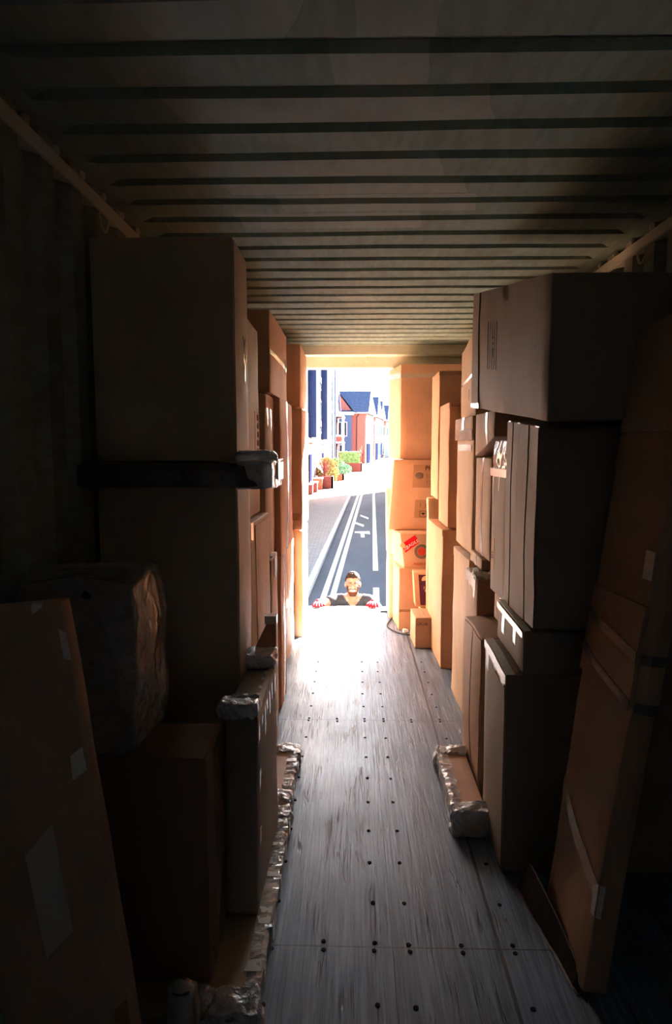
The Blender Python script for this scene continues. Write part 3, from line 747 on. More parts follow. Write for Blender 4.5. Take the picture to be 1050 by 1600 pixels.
R20.text('printed_logo', 'o', CREAM, 'F', .30, .80, .14); R20.text('printed_text', 'JUICE', CREAM, 'F', .33, .56, .028); R20.text('printed_text', 'BLEND', CREAM, 'F', .38, .47, .028)
bmc = bmesh.new(); bmesh.ops.create_circle(bmc, cap_ends=True, segments=24, radius=.034)
for v in bmc.verts: v.co = Vector((v.co.x, 0, v.co.y))
e = bmesh.ops.extrude_face_region(bmc, geom=bmc.faces[:]); bmesh.ops.translate(bmc, verts=[x for x in e['geom'] if isinstance(x, bmesh.types.BMVert)], vec=(0, .001, 0))
fin(bmc, 'printed_disc', CREAM, R20.o, R20.S('F', .30, .79, .003))
R22 = Carton('printed_box', 'small light-brown box with black lettering on the floor at the right of the aisle', 'box', .537, .70, 5.29, 5.62, 0, .266, KRAFT, .003, adj={(0, 1, None): (-.012, 0, 0)})
R22.text('printed_text', 'CRUSE', INK, 'F', .36, .80, .030); R22.text('printed_text', 'R', INK, 'F', .86, .48, .034)
R22.rect('packing_tape', TAPE, 'T', .42, .58, 0, 1)
R19 = Carton('printed_box', 'box by the doorway on the right with a tilted red FRAGILE label and round stamp', 'box', .465, .95, 5.86, 6.22, .60, .905, KRAFTO, .005,
             adj={(0, 1, None): (-.055, 0, 0), (None, 0, 0): (0, 0, -.03), (0, 0, 0): (.02, 0, 0), (0, None, 1): (-.02, 0, 0)})
lab = R19.patch('fragile_label', REDL, [('F', [(.06, .47), (.34, .76), (.27, .97), (0.0, .70)])], label='red label lettered FRAGILE')
R19.text('label_text', 'FRAGILE', FOAM, 'F', .19, .70, .040, radians(31)); R19.text('label_text', '!', FOAM, 'F', .085, .565, .06, radians(-60))
bmc = bmesh.new(); bmesh.ops.create_circle(bmc, cap_ends=True, segments=24, radius=.024)
for v in bmc.verts: v.co = Vector((v.co.x, 0, v.co.y))
e = bmesh.ops.extrude_face_region(bmc, geom=bmc.faces[:]); bmesh.ops.translate(bmc, verts=[x for x in e['geom'] if isinstance(x, bmesh.types.BMVert)], vec=(0, .001, 0))
fin(bmc, 'label_sticker', CREAM, R19.o, R19.S('F', .02, .67, .004))
ringb = bmesh.new(); r1, r2 = .068, .043
for i in range(32):
    a0, a1 = 2*pi*i/32, 2*pi*(i+1)/32
    ringb.faces.new([ringb.verts.new((r*cos(a), 0, r*sin(a))) for r, a in ((r1, a0), (r1, a1), (r2, a1), (r2, a0))])
fin(ringb, 'round_stamp', INKG, R19.o, R19.S('F', .37, .51, .004))
bmc = bmesh.new(); bmesh.ops.create_circle(bmc, cap_ends=True, segments=24, radius=.036)
for v in bmc.verts: v.co = Vector((v.co.x, 0, v.co.y))
fin(bmc, 'stamp_centre', INKR, R19.o, R19.S('F', .37, .51, .004))
R19.text('printed_text', 'MADE IN', INKR, 'F', .33, .15, .032)
R18 = Carton('printed_box', 'big orange box by the doorway on the right with two greyish printed labels', 'box', .352, 1.2, 6.08, 6.275, .915, 1.58, KRAFTO, .006,
             adj={(0, None, 1): (.045, 0, 0), (0, 1, None): (-.0, 0, 0)})
R18.rect('printed_label', LABELG, 'F', .235, .55, .60, .93, label='upper greyish printed label'); R18.rect('printed_label', LABELG, 'F', .275, .55, .17, .43, label='lower greyish printed label')
R18.text('printed_text', 'PHI', INK, 'F', .425, .88, .062); R18.text('printed_text', '11\n13', INKG, 'F', .415, .72, .06)
bmc = bmesh.new(); bmesh.ops.create_uvsphere(bmc, u_segments=20, v_segments=10, radius=.038)
for v in bmc.verts: v.co = Vector((v.co.x, v.co.y*.05, v.co.z*.8))
fin(bmc, 'printed_globe', INKG, R18.o, R18.S('F', .305, .775, .003), smooth=True)
R18.text('printed_text', '1 1', INKG, 'F', .365, .35, .06)
tri = bmesh.new(); q = [tri.verts.new(p) for p in ((-.02, 0, .012), (.02, 0, .012), (0, 0, -.015))]; tri.faces.new(q)
fr = [(-.034, .034, .03, .026), (-.034, .034, -.026, -.03), (-.034, -.03, -.03, .03), (.03, .034, -.03, .03)]
for x0, x1, z0, z1 in fr: tri.faces.new([tri.verts.new((x, 0, z)) for x, z in ((x0, z0), (x1, z0), (x1, z1), (x0, z1))])
fin(tri, 'handling_symbol', INK, R18.o, R18.S('F', .375, .23, .004), dist=0)
R17 = Carton('cardboard_box', 'large taped box on top of the far right stack by the doorway, under the header', 'box', .458, 1.2, 6.12, 6.60, 1.585, 2.47, KRAFTO, .006,
             adj={(0, 1, None): (-.085, 0, 0), (None, 0, None): (0, 0, 0)})
R17.patch('packing_tape', TAPE, [('F', [(0, .86), (.75, .875), (.75, .915), (0, .90)]), ('L', [(0, .86), (1, .88), (1, .94), (0, .92)])], off=.003)
R17.patch('flap', KRAFTO, [('F', [(0, .90), (1, .915), (1, .998), (0, .998)])], off=.002, th=.002)

# bits on the floor by the doorway
cbm = bmesh.new()
pts = [(.30, 6.50, .006), (.36, 6.50, .006), (.45, 6.45, .006), (.40, 6.25, .006), (.34, 6.0, .006), (.36, 5.86, .006), (.44, 5.72, .006), (.55, 5.66, .006)]
def crv(p, n=6):
    out = []; P_ = [Vector(a) for a in p]
    for i in range(len(P_)-1):
        a, b, c, d = P_[max(i-1, 0)], P_[i], P_[i+1], P_[min(i+2, len(P_)-1)]
        for k in range(n):
            t = k/n
            out.append(.5*((2*b)+(c-a)*t+(2*a-5*b+4*c-d)*t*t+(3*b-a-3*c+d)*t**3))
    return out + [P_[-1]]
tube_into(cbm, crv(pts), .006, 8)
tag(fin(cbm, 'cable', CABLE, smooth=True, dist=0), 'thin dark cable curling on the floor beside the boxes at the doorway', 'cable')
for (x, y, lb, sd_) in ((.495, 5.76, 'left', 1), (.56, 5.70, 'right', 2)):
    tag(blob('foam_scrap', (x, y, .018), (.05, .035, .034), FOAM, None, .006, 30, .5, 6, sd_), '%s one of two white foam scraps on the floor by the small printed box' % lb, 'foam scrap', 'foam scraps')

# ================================================================== STREET
def gz(y): return -1.45 + .0163*(y-8)
def bend(y): return .0055*max(0, y-36)**2
def strip(name, f0, f1, y0, y1, dz, mat, parent=None, n=60, th=0):
    bm = bmesh.new(); A = []; B = []
    for i in range(n+1):
        y = y0 + (y1-y0)*i/n
        A.append(bm.verts.new((f0(y), y, gz(y)+dz))); B.append(bm.verts.new((f1(y), y, gz(y)+dz)))
    for i in range(n): bm.faces.new((A[i], A[i+1], B[i+1], B[i]))
    o = fin(bm, name, mat, parent, dist=0)
    if o.data.polygons[0].normal.z < 0: o.data.flip_normals()
    if th:
        md = o.modifiers.new('s', 'SOLIDIFY'); md.thickness = th; md.offset = -1
    return o
kerb = lambda y: -1.37 + .0375*y + bend(y)
road = struct(strip('road', lambda y: kerb(y), lambda y: kerb(y)+30, -8, 130, 0, ASPH), 'grey asphalt road running away from the container')
pav = struct(strip('pavement', lambda y: -40, lambda y: kerb(y)-.15, -8, 130, .09, PAVE, th=.2), 'pale block-paved pavement on the left')
struct(strip('kerb', lambda y: kerb(y)-.15, kerb, -8, 130, .10, KERBM, th=.2), 'concrete kerb between road and pavement')
for nm, a, b, y0, y1, wd, mt, lb in (('road_line', -1.10, .040, 10, 75, .12, PAINTY, 'left one of the double yellow lines'), ('road_line', -.92, .0404, 10, 75, .12, PAINTY, 'right one of the double yellow lines'),
                         ('road_line', .104, .031, 15.6, 80, .13, PAINTL, 'long white lane line'), ('road_line', .104, .031, 10, 13.8, .13, PAINTL, 'short white lane dash nearest the container')):
    struct(strip(nm, lambda y: a+b*y+bend(y)-wd/2, lambda y: a+b*y+bend(y)+wd/2, y0, y1, .004, mt), lb)
ar = bmesh.new()
for poly in ([(.10, 21.9), (.62, 21.6), (.62, 22.3), (.10, 22.2)], [(.30, 20.9), (.42, 20.9), (.42, 22.0), (.30, 22.0)], [(.0, 24.6), (.42, 23.4), (.46, 23.9), (.05, 25.0)], [(.35, 26.6), (.66, 25.6), (.68, 26.1), (.36, 27.1)]):
    ar.faces.new([ar.verts.new((x, y, gz(y)+.004)) for x, y in poly])
struct(fin(ar, 'road_marking', PAINTL, dist=0), 'worn white arrow markings on the road')

# --- helpers for the buildings: local frame s along the facade, d out of it, z up
def frame_box(bm, O, ex, ey, s0, s1, d0, d1, z0, z1):
    v = []
    for s_ in (s0, s1):
        for d_ in (d0, d1):
            for z_ in (z0, z1): v.append(bm.verts.new(Vector((ex.x*s_+ey.x*d_, ex.y*s_+ey.y*d_, z_))))
    for f in ((0,1,3,2), (4,6,7,5), (0,4,5,1), (2,3,7,6), (0,2,6,4), (1,5,7,3)): bm.faces.new([v[i] for i in f])
class Bld:
    def __init__(s, name, label, O, ang, cat='building', group=None):
        s.ex = Vector((cos(ang), sin(ang), 0)); s.ey = Vector((sin(ang), -cos(ang), 0))
        s.o = empty(name, O, label, cat, group)
    def part(s, name, mat, lst, parent=None):
        bm = bmesh.new()
        for b in lst: frame_box(bm, None, s.ex, s.ey, *b)
        return fin(bm, name, mat, parent or s.o, dist=0)
    def window(s, s0, s1, z0, z1, d, frame=WHITEP, mull=1, fw=.09, pane=GLASSW):
        b = [(s0, s1, d, d+.07, z0, z0+fw), (s0, s1, d, d+.07, z1-fw, z1), (s0, s0+fw, d, d+.07, z0, z1), (s1-fw, s1, d, d+.07, z0, z1)]
        for k in range(mull):
            m_ = s0 + (s1-s0)*(k+1)/(mull+1); b.append((m_-fw/2, m_+fw/2, d, d+.06, z0, z1))
        w_ = s.part('window', frame, b)
        s.part('pane', pane, [(s0+.02, s1-.02, d+.01, d+.03, z0+.02, z1-.02)], w_)
        return w_
    def poly(s, name, mat, pts, parent=None, th=0):
        bm = bmesh.new()
        for face in pts: bm.faces.new([bm.verts.new(s.ex*p[0] + s.ey*p[1] + Vector((0, 0, p[2]))) for p in face])
        o = fin(bm, name, mat, parent or s.o, dist=1e-4)
        if th: md = o.modifiers.new('s', 'SOLIDIFY'); md.thickness = th; md.offset = 0
        return o
# apartment block on the left: facade runs away along the pavement, s = distance along it, d = towards the road
O1 = Vector((-3.55+.0264*30, 30, gz(34)+.05)); A1 = math.atan2(1, .0264)
ab = Bld('apartment_block', 'tall apartment block at the left of the street, brick below and blue-grey bays above', O1, A1)
ab.part('wall', RENDER, [(-12, 34, -9, 0, 3.1, 13)])
ab.part('brick_base', BRICK, [(-12, 34.05, -9.02, .06, 0, 3.1)])
ab.part('band', WHITEP, [(-12, 34.1, -.02, .08, 3.0, 3.25)])
ab.part('roof', SLATE, [(-12.3, 34.3, -9.3, .35, 13, 13.3)])
for s0, s1 in ((-2.0, 2.0), (7.8, 10.2), (17.6, 20.2)):
    ab.part('cladding_bay', NAVY, [(s0, s1, 0, .46, 3.3, 12.6)])
for s0, s1 in ((3.0, 6.6), (13.6, 17.2), (25.0, 28.0), (29.3, 32.8)):
    for z0 in (3.7, 6.8, 9.9):
        ab.window(s0, s1, z0, z0+2.4, -.02, mull=1, fw=.14)
        ab.part('juliet_rail', GREYC, [(s0-.05, s1+.05, .03, .08, z0+.5, z0+.9)])
for s0, s1 in ((3.2, 5.8), (9, 11.5), (14.0, 16.8), (19.5, 22.5), (25.6, 28.4), (30, 32.5)):
    ab.window(s0, s1, .6, 2.6, .03, mull=1)
ab.part('door', DKDOOR, [(7.0, 8.2, .06, .14, 0, 2.3)]); ab.part('door', DKDOOR, [(17.4, 18.5, .06, .14, 0, 2.3)])
for s_ in (28.6, 33.6):
    bm = bmesh.new(); tube_into(bm, [ab.ex*s_ + ab.ey*.2 + Vector((0, 0, .1)), ab.ex*s_ + ab.ey*.2 + Vector((0, 0, 12.9))], .07, 8)
    fin(bm, 'downpipe', SLATE, ab.o, dist=0)
# brick house with bay windows after the block
hb = Bld('brick_house', 'small pinkish brick house with white bay windows beyond the apartment block', Vector((-3.55+.0264*64.5, 64.5, gz(68)+.05)), A1)
hb.part('wall', BRICK, [(0, 11, -8, 0, 0, 6.0)])
for z0 in (.7, 3.5):
    hb.part('bay', WHITEP, [(3.2, 8.4, 0, .75, z0-.2, z0), (3.2, 8.4, 0, .8, z0+1.9, z0+2.1)])
    hb.part('bay_apron', BRICK, [(3.3, 8.3, 0, .7, max(0, z0-.7), z0-.2)])
    hb.window(3.3, 8.3, z0, z0+1.9, .68, mull=3)
hb.poly('gable', BRICK, [[(0, 0, 6.0), (11, 0, 6.0), (5.5, 0, 8.4)]], th=.1)
hb.poly('roof', SLATE, [[(-.2, .3, 5.9), (5.5, .3, 8.5), (5.5, -8, 8.5), (-.2, -8, 5.9)], [(11.2, .3, 5.9), (5.5, .3, 8.5), (5.5, -8, 8.5), (11.2, -8, 5.9)]], th=.12)
hb.part('barge_board', WHITEP, [(-.2, 11.2, .25, .35, 5.85, 6.0)])
bm = bmesh.new(); tube_into(bm, [hb.ex*.3 + hb.ey*.1, hb.ex*.3 + hb.ey*.1 + Vector((0, 0, 9.0))], .05, 8); fin(bm, 'downpipe', SLATE, hb.o, dist=0)
# house facing the camera with a grey bay; its street front runs back along the bend
def terrace(name, label, X0, X1, Y, zb, zw, ridge, side_len, side_dx, bayed, group=None, gab=True):
    """front wall along x at Y (facing the camera), street front leaving (X1,Y) with slope side_dx"""
    t = empty(name, (X0, Y, zb), label, 'house', group)
    W = X1-X0
    def mesh(nm, faces, mat, th=0, par=None):
        bm = bmesh.new()
        for f in faces: bm.faces.new([bm.verts.new(p) for p in f])
        o = fin(bm, nm, mat, par or t, dist=1e-4)
        if th: md = o.modifiers.new('s', 'SOLIDIFY'); md.thickness = th; md.offset = 0
        return o
    sx = lambda d: W + side_dx*d
    L = side_len
    mesh('wall', [[(0, 0, 0), (W, 0, 0), (W, 0, zw), (0, 0, zw)], [(W, 0, 0), (sx(L), L, 0), (sx(L), L, zw), (W, 0, zw)],
                  [(0, 0, 0), (0, L, 0), (0, L, zw), (0, 0, zw)], [(0, L, 0), (sx(L), L, 0), (sx(L), L, zw), (0, L, zw)]], BRICK)
    # main roof, ridge parallel to x
    e = .35
    mesh('roof', [[(-e, -e, zw-.15), (W+e, -e, zw-.15), (sx(L/2)+.1, L*.5, ridge), (-e, L*.5, ridge)],
                  [(-e, L+e, zw-.15), (sx(L)+e, L+e, zw-.15), (sx(L/2)+.1, L*.5, ridge), (-e, L*.5, ridge)],
                  [(W+e, -e, zw-.15), (sx(L)+e, L+e, zw-.15), (sx(L/2)+.1, L*.5, ridge)]], SLATE, .12)
    mesh('gutter', [[(-e, -e-.04, zw-.25), (W+e, -e-.04, zw-.25), (W+e, -e-.04, zw-.1), (-e, -e-.04, zw-.1)],
                    [(W+e+.04, -e, zw-.25), (sx(L)+e+.04, L+e, zw-.25), (sx(L)+e+.04, L+e, zw-.1), (W+e+.04, -e, zw-.1)]], WHITEP, .08)
    # street front: pale piers, dark doors, windows
    n = 1
    for k in range(n):
        d0 = L*(k+.12)/n; d1 = L*(k+.46)/n; d2 = L*(k+.58)/n; d3 = L*(k+.92)/n
        def sb(nm, a, b, z0, z1, o0, o1, mat, par=None):
            bm = bmesh.new()
            v = [bm.verts.new((sx(d)+o, d, z)) for d in (a, b) for o in (o0, o1) for z in (z0, z1)]
            for f in ((0,1,3,2), (4,6,7,5), (0,4,5,1), (2,3,7,6), (0,2,6,4), (1,5,7,3)): bm.faces.new([v[i] for i in f])
            return fin(bm, nm, mat, par or t, dist=0)
        sb('render_panel', d0-.2, d3+.2, zw*.50, zw*.96, 0, .04, RENDER)
        sb('door', d0, d1, 0, zw*.40, .0, .10, DKDOOR)
        w1 = sb('window', d2, d3, zw*.10, zw*.40, .0, .08, WHITEP); sb('pane', d2+.12, d3-.12, zw*.12, zw*.38, .02, .10, GLASSW, w1)
        for a, b in ((d0, d1), (d2, d3)):
            w1 = sb('window', a, b, zw*.56, zw*.82, .03, .10, WHITEP); sb('pane', a+.12, b-.12, zw*.58, zw*.80, .05, .12, GLASSW, w1)
    return t, mesh
zA = gz(78)+.02
tA, mA = terrace('terrace_house', 'red brick house facing down the street with a two-storey blue-grey bay', -4.2, 1.62, 78, zA, 6.35, 9.0, 6.6, .18, True)
def abox(nm, b, mat, par): return boxes(nm, [b], mat, par)
abox('cladding_bay', (1.2, 4.15, -1.0, 0, 0, 5.9), GREYC, tA)
abox('bay_roof', (1.0, 4.4, -1.25, 0, 5.9, 6.25), WHITEP, tA)
w_ = abox('window', (2.2, 3.6, -1.06, -1.0, 3.35, 5.1), WHITEP, tA); abox('pane', (2.3, 2.88, -1.09, -1.05, 3.45, 5.0), GLASSW, w_); abox('pane', (2.98, 3.5, -1.09, -1.05, 3.45, 5.0), GLASSW, w_)
d_ = abox('door', (2.1, 3.3, -1.06, -1.0, 0, 2.4), WHITEP, tA); abox('pane', (2.2, 2.65, -1.09, -1.05, .2, 2.3), GLASSW, d_); abox('pane', (2.75, 3.2, -1.09, -1.05, .2, 2.3), GLASSW, d_)
mA('gable', [[(-.5, -.02, 6.2), (4.3, -.02, 6.2), (2.2, -.02, 9.0)]], BRICK, .1)
mA('gable_roof', [[(4.7, -.45, 6.15), (2.2, -.45, 9.15), (2.2, 3.2, 9.15), (4.7, .5, 6.15)], [(-.9, -.45, 6.15), (2.2, -.45, 9.15), (2.2, 3.2, 9.15), (-.9, .5, 6.15)]], SLATE, .12)
bm = bmesh.new(); tube_into(bm, [(5.0, -.12, 6.2), (4.95, -.12, 5.9), (4.75, -.12, 5.7), (4.72, -.12, .1)], .06, 8); fin(bm, 'downpipe', STEELD, tA, dist=0)
tB, mB = terrace('terrace_house', 'second pale-fronted terrace house beyond the grey-bayed one, dark roof peak', -2, 3.1, 89, gz(89), 6.3, 9.0, 6.6, .17, False)
mB('gable', [[(1.8, -.05, 6.2), (5.1, -.05, 6.2), (4.2, -.05, 9.0)]], SLATE, .1)
tC, mC = terrace('terrace_house', 'third terrace house along the bend, only its pale front and roof peak showing', -1, 4.2, 98, gz(98), 6.3, 8.9, 6.4, .14, False)
tD, mD = terrace('terrace_house', 'farthest terrace house along the bend, beside the plain brick wall', 0, 5.5, 107, gz(107), 6.2, 8.7, 6.4, .2, False)
bw = Bld('brick_building', 'plain dark brick building closing the far end of the street', Vector((4.5, 118, gz(118))), 0)
bw.part('wall', BRICKD, [(0, 14, -8, 0, 0, 7.2)]); bw.part('roof', SLATE, [(-.3, 14.3, -8.3, .3, 7.2, 7.5)])
bw.window(1.5, 4.0, 3.6, 4.4, .02); bw.window(6.5, 9.0, 3.6, 4.4, .02)
fb = empty('fence', (5.3, 105, gz(104)), 'pale blue board fence at the far end of the street', 'fence')
boxes('fence_panel', [(0, 8, 0, .06, .1, 3.2)], plain('pale_blue_paint', S(150, 190, 196), .6), fb)
for k in range(5): boxes('fence_post', [(k*2-.06, k*2+.06, -.08, 0, 0, 3.3)], WHITEP, fb)
# buildings on the right of the street, out of the picture's frame but shading the road
rb = Bld('brick_building', 'brick block on the right of the street, its shade lying across the road', Vector((6.2, 19.5, gz(17))), pi/2)
rb.part('wall', BRICK, [(0, 4, 0, 2, 0, 12.4), (4, 25.5, 0, 8, 0, 12.4)]); rb.part('roof', SLATE, [(-.1, 4, -.3, 2.1, 12.4, 12.6), (4, 25.8, -.3, 8.3, 12.4, 12.7)])
for s0 in (2, 7, 12, 17, 22):
    for z0 in (.9, 4.0, 7.1): rb.window(s0, s0+2, z0, z0+1.7, -.08)

# --- planting and street furniture on the pavement
def planter(x, y, w_, l_, h_, label, mat=BRICKD):
    p = empty('planter', (x, y, gz(y)+.09), label, 'planter')
    boxes('planter_wall', [(-w_/2, w_/2, -l_/2, -l_/2+.12, 0, h_), (-w_/2, w_/2, l_/2-.12, l_/2, 0, h_), (-w_/2, -w_/2+.12, -l_/2, l_/2, 0, h_), (w_/2-.12, w_/2, -l_/2, l_/2, 0, h_)], mat, p)
    boxes('soil', [(-w_/2+.1, w_/2-.1, -l_/2+.1, l_/2-.1, 0, h_-.06)], BARK, p)
    return gz(y)+.09+h_-.06
def spiky(x, y, z, r, h, n, mat, label, cat='plant', seed=1):
    rnd = random.Random(seed); bm = bmesh.new()
    for k in range(n):
        a = rnd.uniform(0, 2*pi); out = rnd.uniform(.15, 1)*r; hh = h*rnd.uniform(.6, 1); wd = .02+.03*rnd.random()
        dx, dy = cos(a), sin(a); px_, py_ = -dy*wd, dx*wd
        prev = None
        for i in range(5):
            t = i/4; c = Vector((dx*out*t**1.4, dy*out*t**1.4, hh*(t-.35*t*t*out/r)))
            k_ = 1-t*.9
            cur = (bm.verts.new(c + Vector((px_, py_, 0))*k_), bm.verts.new(c - Vector((px_, py_, 0))*k_))
            if prev: bm.faces.new((prev[0], prev[1], cur[1], cur[0]))
            prev = cur
    return tag(fin(bm, 'spiky_plant', mat, None, (x, y, z), dist=0), label, cat)
def bush(x, y, z, sx_, sy_, sz_, mat, label, seed=1, n=900, name='shrub', leaf=.10):
    rnd = random.Random(seed); bm = bmesh.new()
    for k in range(n):
        while True:
            p = Vector((rnd.uniform(-1, 1), rnd.uniform(-1, 1), rnd.uniform(-1, 1)))
            if .5 < p.length < 1: break
        q = Vector((p.x*sx_, p.y*sy_, (p.z*.5+.5)*sz_)); d = Vector((rnd.gauss(0, 1), rnd.gauss(0, 1), rnd.gauss(0, 1))).normalized()
        e_ = d.orthogonal().normalized(); f_ = d.cross(e_); s_ = leaf*rnd.uniform(.6, 1.3)
        bm.faces.new([bm.verts.new(q + v) for v in (e_*s_, f_*s_*.5, -e_*s_, -f_*s_*.5)])
    return tag(fin(bm, name, mat, None, (x, y, z), dist=0), label, 'shrub' if name != 'tree' else 'tree')
z_ = planter(-1.75, 40.6, 1.15, 1.3, .75, 'square brick planter with a dark red spiky plant on the pavement at the left')
spiky(-1.75, 40.6, z_, .75, 1.5, 70, LEAFD, 'dark red spiky plant in the square brick planter at the left', seed=4)
bush(-1.65, 42.6, gz(42.6)+.09, .75, .6, 1.9, LEAFY, 'yellow-green grassy shrub behind the dark red spiky plant', 3, 1200, leaf=.14)
z_ = planter(-.95, 48.0, .7, .8, .45, 'small terracotta-coloured planter with a blue-green shrub, middle of the pavement', TERRA)
bush(-.85, 48.0, z_, .85, .6, .85, LEAFT, 'blue-green shrub in the small planter on the pavement', 5, 900)
z_ = planter(.1, 60.5, 1.7, 1.5, .8, 'long low brick planter with a clipped green hedge in front of the grey-bayed house')
bm = bmesh.new(); bmesh.ops.create_cube(bm, size=1); bmesh.ops.subdivide_edges(bm, edges=bm.edges, cuts=14, use_grid_fill=True)
for v in bm.verts:
    v.co = Vector((v.co.x*1.9, v.co.y*1.4, (v.co.z+.5)*1.1)) + mnoise.noise_vector(v.co*22)*.10
tag(fin(bm, 'hedge', LEAF, None, (-.25, 60.5, z_)), 'clipped green hedge growing in the long low brick planter', 'hedge')
spiky(1.02, 60.4, z_, .45, 2.1, 60, LEAFD, 'tall dark red spiky plant at the right end of the clipped hedge', seed=8)
bush(-1.25, 53.5, gz(53.5)+.09, .7, .7, 1.5, LEAF, 'bright green rounded shrub left of the clipped hedge', 9, 900)
for k, (x, y, w_, h_, lb) in enumerate(((-2.42, 36.0, .42, .55, 'nearest low brick pier at the foot of the apartment block'), (-2.22, 37.4, .40, .55, 'second low brick pier before the steps of the apartment block'), (-2.28, 39.65, .9, .65, 'orange brick low wall beside the steps of the apartment block'))):
    p_ = tag(boxes('brick_pier', [(-w_/2, w_/2, -.35, .35, 0, h_)], TERRA if k == 2 else BRICKD, None, (x, y, gz(y)+.09)), lb, 'brick pier')
    boxes('coping', [(-w_/2-.04, w_/2+.04, -.39, .39, h_, h_+.06)], WHITEP, p_)
st = empty('entrance_steps', (-2.75, 38.2, gz(38)+.09), 'entrance steps with metal handrails at the apartment block', 'steps')
for k in range(4): boxes('step', [(-.1-.28*k, .18-.28*k, -.9, .9, 0, .17*(k+1))], KERBM, st)
for yy in (-.85, .85):
    bm = bmesh.new(); tube_into(bm, [(.2, yy, 0), (.2, yy, .95), (-.9, yy, 1.6), (-.9, yy, .6)], .03, 8); fin(bm, 'handrail', STEELD, st, dist=0)
tr = empty('tree', (-.6, 126, gz(126)), 'pale feathery tree behind the roofs of the terrace', 'tree')
bm = bmesh.new(); tube_into(bm, [(0, 0, 0), (.1, 0, 6), (0, .1, 12.5)], [.3, .22, .08], 8); fin(bm, 'trunk', BARK, tr, smooth=True)
b_ = bush(0, 0, 6.0, 2.4, 2.2, 6.6, LEAFT, 'x', 12, 900, 'tree', .24); b_.parent = tr; b_.name = 'foliage'
for k_ in ('label', 'category'): del b_[k_]

# ================================================================== PERSON
def bake(o):
    dg = bpy.context.evaluated_depsgraph_get(); me = bpy.data.meshes.new_from_object(o.evaluated_get(dg))
    me.name = o.name; o.modifiers.clear(); o.data = me
    for p in me.polygons: p.use_smooth = True
    return o
def skinned(name, chains, mat, parent, voxel, smooth=3, extra=None):
    bm = bmesh.new()
    for pts, rr in chains:
        tube_into(bm, pts, rr, 16)
        for e_ in (0, -1):
            r = rr[e_] if isinstance(rr, (list, tuple)) else rr
            r = r if isinstance(r, tuple) else (r, r)
            bmesh.ops.create_uvsphere(bm, u_segments=14, v_segments=8, radius=1, matrix=Matrix.Translation(pts[e_]) @ Matrix.Diagonal((min(r)*.98,)*3 + (1,)))
    if extra: extra(bm)
    o = fin(bm, name, mat, parent, dist=0)
    md = o.modifiers.new('r', 'REMESH'); md.mode = 'VOXEL'; md.voxel_size = voxel
    md = o.modifiers.new('s', 'SMOOTH'); md.factor = .5; md.iterations = smooth
    return bake(o)
GZ = gz(7.3)                 # road height at his feet
PX, PY = .012, 7.22
man = empty('person', (PX, PY, GZ), 'person in black t-shirt and red gloves grinning over the container floor edge', 'person')
def w(x, y, z): return Vector((x-PX, y-PY, z-GZ))
HC = w(.012, 7.10, .165)     # head centre
def ball(bm, c, r, rot=None):
    M = Matrix.Translation(c) @ (rot or Matrix.Identity(4)) @ Matrix.Diagonal((*r, 1))
    bmesh.ops.create_uvsphere(bm, u_segments=24, v_segments=16, radius=1, matrix=M)
def head(bm):
    ball(bm, HC + Vector((0, .015, .03)), (.078, .096, .104))          # skull
    ball(bm, HC + Vector((0, -.022, -.045)), (.064, .068, .082))       # face and jaw
    ball(bm, HC + Vector((0, -.058, -.100)), (.036, .030, .028))       # chin
    ball(bm, HC + Vector((0, -.092, -.012)), (.013, .020, .030), Matrix.Rotation(.35, 4, 'X'))   # nose
    ball(bm, HC + Vector((0, -.103, -.030)), (.019, .013, .012))
    for s_ in (-1, 1):
        ball(bm, HC + Vector((s_*.037, -.066, -.028)), (.026, .022, .024))   # cheeks raised by the grin
        ball(bm, HC + Vector((s_*.031, -.074, .030)), (.030, .016, .011))    # brow
        ball(bm, HC + Vector((s_*.081, .018, -.012)), (.012, .022, .034), Matrix.Rotation(.3*s_, 4, 'Z'))   # ear
SHL, SHR = w(-.185, 7.19, -.045), w(.205, 7.19, -.05)
ELL, ELR = w(-.330, 7.02, -.045), w(.325, 7.00, -.14)
WRL, WRR = w(-.365, 6.80, .030), w(.232, 6.80, .035)
torso = [([w(.01, 7.40, -.62), w(.01, 7.36, -.40), w(.01, 7.28, -.20), w(.01, 7.21, -.06)], [(.115, .165), (.115, .165), (.12, .185), (.085, .15)]),
         ([SHL, w(.01, 7.20, -.03), SHR], [.062, .075, .062]),
         ([w(.01, 7.19, -.03), w(.012, 7.14, .05), w(.012, 7.11, .11)], [.072, .062, .060])]
arms = [([SHL, SHL.lerp(ELL, .5), ELL, ELL.lerp(WRL, .35), WRL], [.060, .052, .043, .044, .029]),
        ([SHR, SHR.lerp(ELR, .5), ELR, ELR.lerp(WRR, .35), WRR], [.060, .052, .043, .044, .029])]
legs = [([w(.01+s_*.09, 7.42, -.62), w(.01+s_*.10, 7.40, GZ+.48), w(.01+s_*.11, 7.46, GZ+.09)], [.092, .060, .040]) for s_ in (-1, 1)]
feet = [([w(.01+s_*.11, 7.47, GZ+.06), w(.01+s_*.12, 7.27, GZ+.05)], [.042, .034]) for s_ in (-1, 1)]
